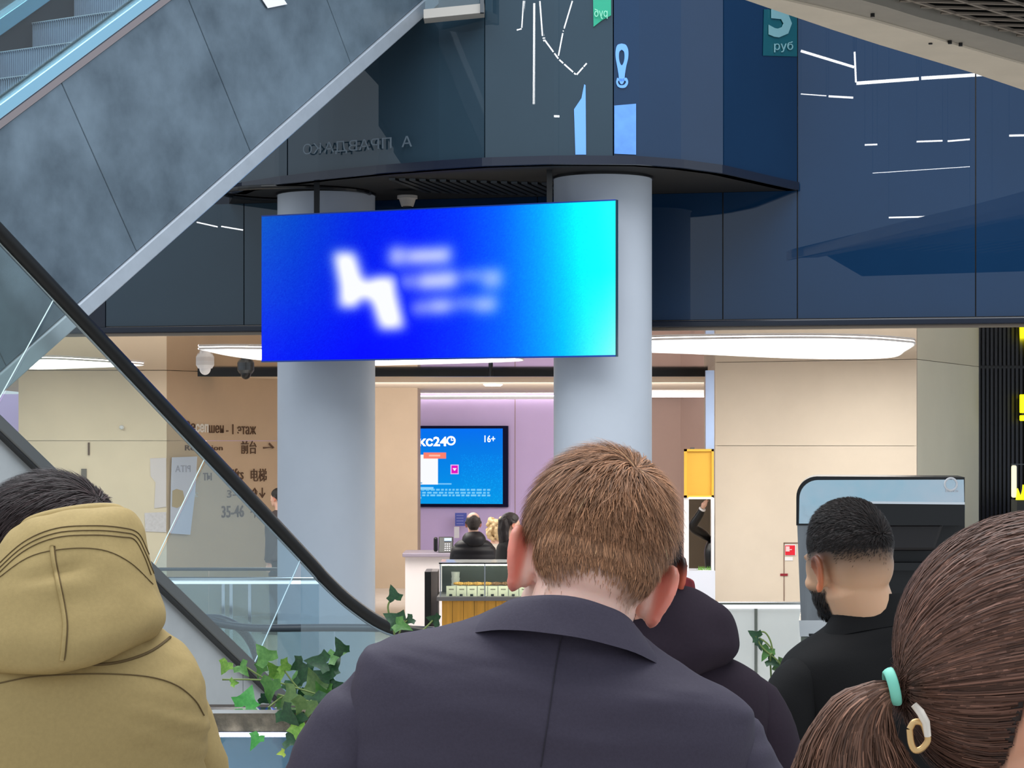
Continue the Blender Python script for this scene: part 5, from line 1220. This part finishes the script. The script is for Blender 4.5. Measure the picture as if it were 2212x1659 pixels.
cr = [(0, .006, -.025, .125, .09, .088, 2, -.25), (0, .004, .0, .108, .084, .078, 2, -.30), (0, .002, .026, .088, .074, .066, 2, -.34), (0, .001, .034, .080, .068, .060, 2, -.36), (0, .002, .02, .076, .066, .056, 2, -.36), (0, .004, -.03, .076, .064, .055, 2, -.3)]
V, Fc = loft(cr, 56, 5, False); part('collar', V, Fc, M_coat, fade, FMf)
for s in (-1, 1):
    a = nf+rf*(.178*s); fw_ = Vector((-rf.y, rf.x, 0))
    sleeve(fade, [a-rf*(.05*s)+Vector((0, 0, -.12)), a+Vector((0, 0, -.115)), a+rf*(.03*s)+Vector((0, 0, -.22)), a+rf*(.035*s)+fw_*.03+Vector((0, 0, -.36)), a+rf*(.01*s)+fw_*.1+Vector((0, 0, -.5)), a+fw_*.18+Vector((0, 0, -.58))], [.03, .052, .06, .056, .05, .04], M_coat)
lower_clothes(fade, pose, TF, M_black)
# ---------------------------------------------------------------- woman with the ponytail
HMw = Matrix.Translation(P(2292, 1498, 1.66)) @ Matrix.Rotation(rad(-98), 4, 'Z') @ Matrix.Rotation(rad(0), 4, 'Y') @ Matrix.Rotation(rad(-6), 4, 'X')
nw = P(2280, 1800, 1.67)
rw = Vector((math.cos(rad(-80)), math.sin(rad(-80)), 0))
pose = std_pose(nw, TF, rw, sh_w=.12, shdrop=(.08, .08))
def scalp_w(V):
    x, y, z = V.T; h = np.interp(y, [-.12, -.055, -.04, -.03, -.012, .03, .055, .08], [-.07, -.066, -.055, .012, .03, .022, .045, .085]); return ss(-.01, .012, z-h)
wom, hv, hf = build_body('woman with a brown ponytail at the right edge', HMw, (236, 176, 146), (240, 158, 112), pose, scalp_w, (52, 34, 28), voxel=.003, base=(nw.x, nw.y, TF), neck_r=.05, jaw=.95)
rng = np.random.default_rng(11)
p, nn = sample_surface(hv, hf, 26000, lambda V: scalp_w(V)+1e-5, rng)
k_ = ~((np.abs(p[:, 0]) > .0715) & (p[:, 2] < .026) & (p[:, 1] > -.042) & (p[:, 1] < .035)); p = p[k_]; nn = nn[k_]
B0 = np.array([.012, -.118, -.008])                        # where the elastic gathers the hair
ctr = np.array([0, -.012, .02]); rad3 = np.array([.082, .108, .104])
seg = 9; q0 = (p-ctr)/rad3; r0 = np.linalg.norm(q0, axis=1, keepdims=True); u0 = q0/r0
qb = (B0-ctr)/rad3; rb_ = np.linalg.norm(qb); ubv = qb/rb_
om = np.arccos(np.clip(u0@ubv, -1, 1))[:, None]
PP = []; thick = rng.random((len(p), 1))
fin = B0+rng.normal(0, 1, p.shape)*np.array([.007, .004, .008])
for i in range(seg+1):
    t = i/seg; s = (np.sin((1-t)*om)*u0+np.sin(t*om)*ubv)/np.maximum(np.sin(om), 1e-4)
    r = r0*(1-t)+rb_*t+ (.06+.10*thick)*math.sin(math.pi*min(1, t*1.1+.08))**.7*(1-.5*t)
    pos = ctr+s*r*rad3; w = ss(.75, 1., np.array(t)); pos = pos*(1-w)+fin*w
    PP.append(pos)
PP = np.stack(PP, 1)
Rw = np.array(HMw)[:3, :3]
nrm = (PP-ctr)/rad3**2; nrm /= np.linalg.norm(nrm, axis=2, keepdims=True)
ribbons('hair', xf(HMw, PP.reshape(-1, 3)).reshape(PP.shape), (nrm.reshape(-1, 3)@Rw.T).reshape(PP.shape), M_hair, wom, .0006, (98, 68, 56), rng, .35)
# cap of hair under the strands
def capfn():
    m_ = scalp_w(hv); n_ = normals_of(hv, hf); V = hv+n_*(.004*m_)[:, None]
    fs = [f for f in hf if min(m_[list(f)]) > .5]; return V, fs
V, fs = capfn(); part('hair_base', V, fs, mat('hair_dark', (40, 27, 23), .6), wom, HMw)
# the tail itself, in world space
nt_ = 9000; rng = np.random.default_rng(12)
dT = 1.63
ctl = [(1940, 1492), (1905, 1500), (1865, 1545), (1845, 1620), (1850, 1710), (1860, 1830), (1865, 1960)]
spread = [(10, 14), (26, 26), (60, 34), (95, 40), (125, 20), (130, 20), (90, 30)]
a_ = rng.normal(0, .62, (nt_, 1)); b_ = rng.normal(0, .62, (nt_, 1)); rr_ = np.hypot(a_, b_); cl = np.minimum(1, 1.0/np.maximum(rr_, 1e-6)); a_ *= cl; b_ *= cl
ks = len(ctl); C_ = np.array([tuple(P(x, y, dT)) for x, y in ctl])
tanC = np.gradient(C_, axis=0); tanC /= np.linalg.norm(tanC, axis=1, keepdims=True); sideC = np.cross(tanC, np.array([0, 1., 0])); sideC /= np.linalg.norm(sideC, axis=1, keepdims=True)
px2m = dT/F
keys = np.stack([C_[i]+sideC[i]*(a_*(spread[i][0]*1.15)*px2m)+np.array([0, 1., 0])*(b_*(20+spread[i][0]*.45)*px2m)+rng.normal(0, 1, (nt_, 3))*.0012*i*.5 for i in range(ks)], 1)
def cr_many(K, n):
    ext = np.concatenate([2*K[:, :1]-K[:, 1:2], K, 2*K[:, -1:]-K[:, -2:-1]], 1); out = []
    for i in range(K.shape[1]-1):
        p0, p1, p2, p3 = ext[:, i], ext[:, i+1], ext[:, i+2], ext[:, i+3]
        for t in np.linspace(0, 1, n, endpoint=False): out.append(.5*((2*p1)+(p2-p0)*t+(2*p0-5*p1+4*p2-p3)*t*t+(3*p1-p0-3*p2+p3)*t**3))
    out.append(K[:, -1]); return np.stack(out, 1)
PT = cr_many(keys, 3)
cen = cr_many(C_[None], 3); outn = PT-cen; outn = outn+np.array([0, -.006, 0]); outn /= np.maximum(np.linalg.norm(outn, axis=2, keepdims=True), 1e-9)
ribbons('ponytail', PT, outn, M_hair, wom, .0006, (108, 77, 62), rng, .4)
ep = P(1926, 1484, dT-.002)
tdir = Vector(tanC[0]); e1 = Vector(sideC[0]); e2 = Vector((0, 1, 0))
mb = MB(); mb.tube([ep+e1*(.0125*math.cos(a))+e2*(.0125*math.sin(a)) for a in np.linspace(0, 2*math.pi, 33)], [(.0042, .0018)]*33, 10, False)
mb.build('hair_elastic', mat('mint_elastic', (130, 214, 190), .6), wom, smooth=True)
mc = empty('hair_clip', P(1985, 1600, 1.55), 'gold and ivory hair clip beside the ponytail', 'hair clip')
ring_pts = [P(x, y, 1.548) for x, y in [(1965, 1575), (1975, 1560), (1992, 1562), (2000, 1580), (2004, 1600), (1990, 1618), (1976, 1620), (1968, 1604), (1965, 1575)]]
MB().tube([Vector(q) for q in cat_rom(ring_pts, 4)], .0024, 8, False).build('clip_ring', mat('clip_gold', (216, 176, 120), .3, metal=.6), mc, smooth=True)
MB().tube([P(1974, 1522, 1.546), P(1988, 1538, 1.545), P(2000, 1560, 1.545), P(2004, 1590, 1.546)], [(.003, .0025), (.0055, .003), (.006, .003), (.0035, .0025)], 10).build('clip_bar', mat('clip_ivory', (226, 214, 200), .25), mc, smooth=True)
M_wtop = mat('woman_top', (34, 30, 38), .8)
FMw = frame(nw, rad(-80), 0)
rg = [(0, .0, .03, .055, .06, .06, 2, 0), (.0, .0, .0, .09, .075, .07, 2.1, 0), (.0, .0, -.03, .14, .09, .08, 2.3, 0), (.0, 0, -.06, .17, .10, .09, 2.5, 0), (.0, 0, -.12, .18, .12, .10, 2.6, 0), (0, 0, -.3, .165, .12, .10, 2.5, 0), (0, 0, -.5, .17, .12, .105, 2.4, 0), (0, 0, -.62, .185, .125, .11, 2.4, 0)]
V, Fc = loft(rg, 56, 6); part('top', V, Fc, M_wtop, wom, FMw, wr=.004, wscale=14)
for s in (-1, 1):
    a = nw+rw*(.155*s); fw_ = Vector((-rw.y, rw.x, 0))
    sleeve(wom, [a-rw*(.05*s)+Vector((0, 0, -.11)), a+Vector((0, 0, -.105)), a+rw*(.03*s)+Vector((0, 0, -.2)), a+rw*(.03*s)+fw_*.03+Vector((0, 0, -.32)), a+fw_*.12+Vector((0, 0, -.45)), a+fw_*.2+Vector((0, 0, -.52))], [.03, .045, .05, .046, .04, .034], M_wtop)
lower_clothes(wom, pose, TF, M_black)
# ================================================================== people further off
def far_person(px, top, d, yaw, label, coat, pants, hair, floor=0., style='short', arms=None, skin=(222, 178, 158), coat_len=.62, wide=1., lean=0., hood=False, quilt=False, shirt=None):
    Rz = Matrix.Rotation(yaw, 4, 'Z'); zt_ = P(px, top, d).z; hc = Vector((P(px, top, d).x, d, zt_-.145))
    HM = Matrix.Translation(hc) @ Rz @ Matrix.Rotation(lean, 4, 'X')
    nk_ = hc+Rz @ Vector((0, -.03, -.17)); r = Rz @ Vector((1, 0, 0))
    pose = std_pose(nk_, floor, r, sh_w=.15)
    if arms: pose.update(arms)
    def sc(V):
        x, y, z = V.T; h = np.interp(y, oy, oz_); s = ss(-.012, .02, z-h)
        if style == 'bald': s = s*(1-ss(.055, .085, z)*ss(-.11, -.06, y)*.9)
        return s
    o, hv, hf = build_body(label, HM, skin, (215, 140, 120), pose, sc, hair, voxel=.009, voxb=.016, base=(nk_.x, nk_.y, floor), k=.9)
    m_ = sc(hv); n_ = normals_of(hv, hf)
    V = hv+n_*((.010 if style != 'bald' else .004)*m_+.004*m_*vnoise(hv, 60, 3.))[:, None]; fs = [f for f in hf if min(m_[list(f)]) > .45]
    part('hair', V, fs, mat('far_hair_%d_%d_%d' % hair, hair, .6, noise=.25, nscale=60), o, HM)
    if style == 'long':
        mb = MB(); mb.tube([Vector((0, -.03, .07)), Vector((0, -.075, .03)), Vector((0, -.085, -.05)), Vector((0, -.085, -.14)), Vector((0, -.08, -.24)), Vector((0, -.075, -.30))], [(.06, .06), (.08, .07), (.085, .06), (.085, .05), (.075, .04), (.05, .03)], 18)
        V, Fc = remesh(mb, .01, 2); part('long_hair', V, Fc, MATS['far_hair_%d_%d_%d' % hair], o, HM, wr=.008, wscale=30, stretch=(2, 2, .5))
    if style == 'curly':
        mb = MB(); rg_ = np.random.default_rng(5)
        for k in range(70):
            a = rg_.random()*6.283; z = rg_.uniform(-.12, .12); rr_ = .095*math.sqrt(max(.05, 1-(z/.16)**2)); y = math.sin(a)*rr_*1.1-.02
            if y < .05: mb.ell((math.cos(a)*rr_, y, z+.02), (.026, .026, .026), 8, 6)
        V, Fc = remesh(mb, .009, 1); part('curls', V, Fc, MATS['far_hair_%d_%d_%d' % hair], o, HM)
    FM = Matrix.Translation(nk_) @ Rz
    w = wide; rg = [(0, .0, .02, .06, .06, .06, 2, 0), (0, 0, -.01, .11*w, .08*w, .08*w, 2.1, 0), (0, 0, -.04, .145*w, .10*w, .10*w, 2.1, 0), (0, 0, -.085, .18*w, .12*w, .11*w, 2.1, 0), (0, 0, -.2, .205*w, .13*w, .12*w, 2.2, 0), (0, 0, -.4, .19*w, .13*w, .12*w, 2.2, 0), (0, 0, -coat_len, .20*w, .135*w, .125*w, 2.4, 0)]
    V, Fc = loft(rg, 40, 6)
    fn = (lambda V, n: V+n*(.012*np.abs(np.sin(V[:, 2]*38)))[:, None]) if quilt else None
    part('coat', V, Fc, coat, o, FM, wr=0 if quilt else .006, wscale=12, fn=fn)
    if hood:
        V, Fc = loft([(0, .0, .07, .07, .06, .06, 2.2, -.3), (0, -.01, .06, .10, .075, .08, 2.3, -.3), (0, -.03, .01, .13, .09, .12, 2.4, -.15), (0, -.04, -.05, .12, .08, .12, 2.3, 0), (0, -.04, -.09, .06, .05, .09, 2, 0)], 36, 5); part('hood', V, Fc, coat, o, FM, wr=.006)
    for s, nm in ((-1, 'L'), (1, 'R')):
        sleeve(o, [pose['sh'+nm]-r*(.04*s)-Vector((0, 0, .05)), pose['sh'+nm]*.75+pose['el'+nm]*.25+r*(.012*s), pose['el'+nm], pose['el'+nm]*.4+pose['wr'+nm]*.6, pose['wr'+nm]], [.03*w, .060*w, .058*w, .052*w, .044*w], coat, n=16, sub=5)
        if shirt: sleeve(o, [pose['el'+nm]*.12+pose['wr'+nm]*.88, pose['wr'+nm], pose['wr'+nm]*1.06-pose['el'+nm]*.06], [.036, .046, .040], shirt, name='shirt_cuff', n=12, sub=3, wr=0)
    lower_clothes(o, pose, floor, pants)
    return o
M_puf = mat('black_puffer', (22, 20, 26), .5, spec=.35)
far_person(1022, 1103, 24.2, rad(8), 'balding man in a black puffer coat at the counter', M_puf, M_black, (50, 42, 40), style='bald', wide=1.22, hood=True, quilt=True)
far_person(1071, 1119, 25.6, rad(-10), 'person with blond curly hair beside the balding man', mat('cream_coat', (190, 180, 168), .8), M_black, (206, 176, 132), style='curly', wide=1.0)
far_person(1104, 1104, 23.4, rad(-70), 'woman with long dark hair in black beside the pastry case', mat('black_wool', (14, 13, 16), .85), M_black, (34, 24, 24), style='long', wide=1.05)
far_person(600, 1052, 28.2, rad(60), 'person in dark grey standing behind the left column', mat('charcoal_wool', (62, 56, 58), .85), M_black, (22, 18, 18), wide=1.15)  # solid figure in place of a person's reflection
wp = P(1545, 1085, 28.0); sh_ = P(1530, 1160, 28.0); el_ = P(1497, 1138, 27.8); wr_ = P(1517, 1100, 27.7)
far_person(1552, 1108, 28.0, rad(20), 'kiosk worker in black raising a hand under the yellow panel', M_black, M_black, (30, 24, 22), arms={'shL': sh_, 'elL': el_, 'wrL': wr_, 'hdL': Vector((.35, 0, .9))}, shirt=M_white)
# ================================================================== ivy on the parapet
def leaf_mesh(seed):
    r = np.random.default_rng(seed)
    out = [(0, -.02), (.10, -.10), (.30, -.16), (.36, -.06), (.50, .12), (.34, .20), (.24, .30), (.16, .52), (0, .82)]
    out = [(x*(1+r.normal(0, .06)), y) for x, y in out]; ring_ = out+[(-x, y) for x, y in out[-2:0:-1]]
    def zz_(x, y): return .22*abs(x)-.25*max(0, y-.2)**2-.10*x*x+.03*math.sin(9*y+seed)
    v = [(x, y, zz_(x, y)) for x, y in ring_]+[(0, .2, -.01), (0, .5, -.03)]
    n = len(ring_); fs = []
    for i in range(n):
        j = (i+1) % n; c = n+1 if (ring_[i][1]+ring_[j][1])/2 > .38 else n
        fs.append((i, j, c))
    fs += [(n, 6, n+1), (n, n+1, n-6)]
    m = bpy.data.meshes.new('leaf'); m.from_pydata(v, [], fs); m.update(); m.shade_smooth(); return m
def leaf_mat(nm, c, c2):
    return mat(nm, c, .38, spec=.45, col2=c2, nscale=6, sss=.0)
LM = {'b': leaf_mat('leaf_bright', (92, 150, 50), (150, 190, 84)), 'm': leaf_mat('leaf_mid', (58, 110, 44), (96, 146, 66)), 'd': leaf_mat('leaf_dark', (22, 56, 34), (48, 92, 50)), 'o': leaf_mat('leaf_olive', (84, 116, 62), (118, 146, 84)), 'g': leaf_mat('leaf_green', (44, 130, 50), (76, 160, 70)), 'y': leaf_mat('leaf_lime', (170, 200, 60), (196, 216, 96))}
LEAF = {k: [leaf_mesh(3*i+j) for j in range(2)] for i, k in enumerate(LM)}
for k in LEAF:
    for m in LEAF[k]: m.materials.append(LM[k])
M_stem = mat('vine_stem', (132, 150, 84), .6)
lr = random.Random(4)
def vine(label, base, leaves, stems):
    t = empty('ivy_vine', base, label, 'ivy', 'ivy along the parapet'); t.matrix_basis = Matrix.Translation(base)
    for st_ in stems:
        pts = [P(x, y, d) for x, y, d in st_]; MB().tube([Vector(p) for p in cat_rom(pts, 5)], .0022, 6).build('stem', M_stem, t, smooth=True)
    for (px, py, d, sz, ang, k) in leaves:
        c = P(px, py, d); s = sz/F*d*1.15
        o = bpy.data.objects.new('leaf', lr.choice(LEAF[k])); COL.objects.link(o); o.parent = t; o.matrix_parent_inverse = Matrix.Translation(base).inverted()
        # leaf blade lies in local xy with its tip along +y; stand it up facing the camera with some random tilt
        R_ = Matrix.Rotation(rad(90), 4, 'X'); S_ = Matrix.Diagonal((s, s, s, 1))
        M_ = Matrix.Translation(c) @ Matrix.Rotation(rad(lr.uniform(-35, 35)), 4, 'Z') @ Matrix.Rotation(rad(lr.uniform(-35, 15)), 4, 'X') @ Matrix.Rotation(rad(-ang), 4, 'Y') @ R_ @ S_ @ Matrix.Translation((0, -.25, 0))
        o.matrix_basis = M_
vine('ivy vine with bright leaves between the olive and suit jackets', P(690, 1531, 5.2), [
    (487, 1440, 5.02, 34, 150, 'b'), (524, 1445, 5.05, 38, 230, 'm'), (571, 1415, 5.05, 52, 35, 'm'), (563, 1447, 5.1, 34, 160, 'm'), (617, 1440, 5.05, 36, 250, 'b'), (645, 1436, 5.03, 40, 120, 'd'), (689, 1430, 5.08, 52, 80, 'd'), (736, 1398, 5.1, 40, 30, 'd'),
    (585, 1487, 5.02, 56, 170, 'm'), (534, 1509, 4.98, 54, -15, 'g'), (571, 1511, 5.06, 28, 240, 'd'), (632, 1487, 5.1, 50, 200, 'd'), (677, 1477, 5.08, 58, 10, 'o'), (700, 1462, 5.1, 46, 60, 'd'), (654, 1462, 5.12, 50, 140, 'd'), (627, 1509, 5.0, 58, 130, 'o'), (657, 1533, 4.93, 60, 160, 'o'), (622, 1545, 4.9, 54, 230, 'd'), (680, 1520, 5.0, 56, 200, 'd'), (645, 1583, 4.9, 44, 190, 'b'), (608, 1627, 4.9, 18, 100, 'y'), (553, 1600, 4.9, 40, 160, 'g'), (461, 1622, 4.9, 30, 200, 'm'), (700, 1500, 5.05, 56, 40, 'm'), (720, 1440, 5.12, 44, 330, 'd'), (668, 1500, 5.1, 46, 300, 'm'), (640, 1470, 5.14, 42, 20, 'm'), (600, 1462, 5.12, 34, 300, 'b'), (630, 1600, 4.9, 40, 260, 'd'), (665, 1448, 5.14, 46, 200, 'd'), (690, 1490, 5.1, 54, 150, 'm'), (712, 1478, 5.1, 50, 20, 'd'), (650, 1510, 5.08, 44, 220, 'd'), (608, 1520, 5.06, 34, 250, 'm'), (725, 1418, 5.12, 40, 300, 'm'), (590, 1445, 5.1, 34, 40, 'b'), (640, 1560, 4.92, 46, 180, 'd'), (505, 1475, 5.03, 22, 270, 'b')],  # the low green leaf stands in for a leaf mirrored in the glass
    [[(480, 1468, 5.03), (540, 1468, 5.04), (590, 1472, 5.04), (640, 1486, 5.04), (700, 1505, 5.05), (760, 1530, 5.1)], [(530, 1440, 5.05), (565, 1462, 5.05), (590, 1472, 5.05)], [(600, 1500, 5.02), (650, 1512, 5.0), (690, 1516, 5.02)], [(614, 1448, 5.05), (630, 1470, 5.05), (645, 1488, 5.05)], [(560, 1545, 5.0), (600, 1512, 5.02), (620, 1500, 5.03)], [(645, 1575, 4.92), (650, 1545, 4.93), (670, 1515, 5.0), (700, 1503, 5.05)]])
vine('upright ivy sprout above the left shoulder of the suit jacket', P(860, 1531, 5.2), [(850, 1284, 5.1, 36, 10, 'd'), (852, 1338, 5.08, 46, 60, 'd'), (884, 1340, 5.1, 26, 120, 'd'), (938, 1338, 5.1, 32, 80, 'd'), (868, 1352, 5.06, 40, 250, 'm')],
    [[(845, 1292, 5.1), (838, 1310, 5.1), (842, 1332, 5.1), (850, 1360, 5.1), (860, 1420, 5.12), (870, 1531, 5.2)], [(880, 1340, 5.1), (870, 1350, 5.1), (858, 1380, 5.1)], [(935, 1340, 5.1), (915, 1360, 5.1), (870, 1400, 5.1)]])
vine('thin ivy curls between the plum hoodie and the black coat', P(1660, 1531, 5.2), [(1631, 1372, 5.1, 30, 60, 'd'), (1656, 1410, 5.1, 34, 150, 'm'), (1686, 1440, 5.1, 40, 110, 'o'), (1640, 1392, 5.12, 26, 200, 'd'), (1668, 1430, 5.1, 30, 240, 'd')],
    [[(1636, 1366, 5.1), (1652, 1366, 5.1), (1664, 1384, 5.1), (1669, 1410, 5.1), (1664, 1424, 5.1), (1670, 1531, 5.2)], [(1640, 1378, 5.1), (1655, 1388, 5.1), (1666, 1400, 5.1)], [(1632, 1374, 5.1), (1648, 1400, 5.1), (1690, 1440, 5.1), (1700, 1500, 5.15)]])
# ================================================================== LED lines hung in the hall; the dark glass mirrors them
nF = FAS.n(); C0 = Vector((0, 0, CZ))
M_hall = emis('hall_led', (250, 252, 255), 26.)
HL = ['bright long left', 'bright long right', 'slanting upper', 'short upright', 'faint short', 'short level', 'tiny middle dash', 'middle row left', 'middle row centre', 'middle row far right', 'long thin lower', 'rising lower right', 'very faint middle', 'left dash beside the screen', 'second dash beside the screen']
def mirrored(px, py, T):
    w_ = FAS.p(px, py); D = (w_-C0).normalized(); R_ = D-nF*(2*D.dot(nF)); return w_+R_*T
for k, (a, b, wd) in enumerate([((1850, 180), (1985, 170), .034), ((1990, 169), (2170, 158), .034), ((1730, 110), (1845, 145), .026), ((1846, 112), (1849, 178), .018), ((1730, 203), (1785, 207), .010), ((1790, 208), (1843, 211), .02), ((1868, 313), (1895, 312), .016), ((1980, 306), (2036, 304), .016), ((2047, 305), (2095, 301), .016), ((2180, 293), (2230, 292), .02), ((1920, 470), (2095, 466), .016), ((2143, 440), (2230, 425), .016), ((1885, 374), (2095, 360), .006), ((425, 480), (470, 490), .014), ((478, 489), (525, 497), .014)]):
    A_ = mirrored(*a, 24.); B_ = mirrored(*b, 24.)
    t = empty('line_lamp', (A_+B_)/2, HL[k]+' LED line lamp of the hall mirrored in the dark glass', 'lamp', 'LED line lamps of the hall')
    MB().tube([A_, B_], wd, 6).build('tube', M_hall, t)
    MB().tube([A_+Vector((0, 0, wd)), A_+Vector((0, 0, 14-A_.z))], .0015, 4).build('cable', M_black, t); MB().tube([B_+Vector((0, 0, wd)), B_+Vector((0, 0, 14-B_.z))], .0015, 4).build('cable', M_black, t)

# lamp pieces added behind the camera, set so each facet mirrors its white stroke
fx_ = np.linspace(1048.2, 1323.8, 14); fp_ = bul_pts(1048.2, 1323.8, 14)
def facet_pieces(a, b, T):
    cuts = [0.]+sorted((x-a[0])/(b[0]-a[0]) for x in fx_ if min(a[0], b[0]) < x < max(a[0], b[0]))+[1.] if abs(b[0]-a[0]) > .5 else [0., 1.]
    out = []
    for t0, t1 in zip(cuts[:-1], cuts[1:]):
        mid = a[0]+(b[0]-a[0])*(t0+t1)/2; i = int(np.clip(np.searchsorted(fx_, mid)-1, 0, 12)); t_ = (fp_[i+1]-fp_[i]).normalized(); n_ = Vector((t_.y, -t_.x, 0)); q = []
        for t in (t0+.03, t1-.03):
            px, py = a[0]+(b[0]-a[0])*t, a[1]+(b[1]-a[1])*t; D = (P(px, py, 1.)-C0); D.normalize()
            k = (fp_[i]-C0).dot(n_)/D.dot(n_) if abs(D.dot(n_)) > 1e-6 else 17; w_ = C0+D*k; q.append(w_+(D-n_*(2*D.dot(n_)))*T)
        out.append(q)
    return out
for lb, segs, wd in [('zigzag', [((1166, 0), (1172, 80)), ((1172, 80), (1207, 128)), ((1207, 128), (1245, 162)), ((1245, 162), (1268, 136))], .014), ('slanting inner', [((1237, 0), (1216, 70)), ((1216, 70), (1206, 122))], .012), ('tall upright', [((1153, 0), (1152, 232))], .010), ('short bent', [((1131, 0), (1127, 62)), ((1127, 62), (1116, 65))], .012)]:
    pcs = [p_ for s_ in segs for p_ in facet_pieces(*s_, 22.)]
    t = empty('line_lamp', pcs[0][0], lb+' LED lamp of the hall mirrored in the curved glass', 'lamp', 'LED line lamps of the hall')
    for A_, B_ in pcs: MB().tube([A_, B_], wd, 6).build('tube', M_hall, t)
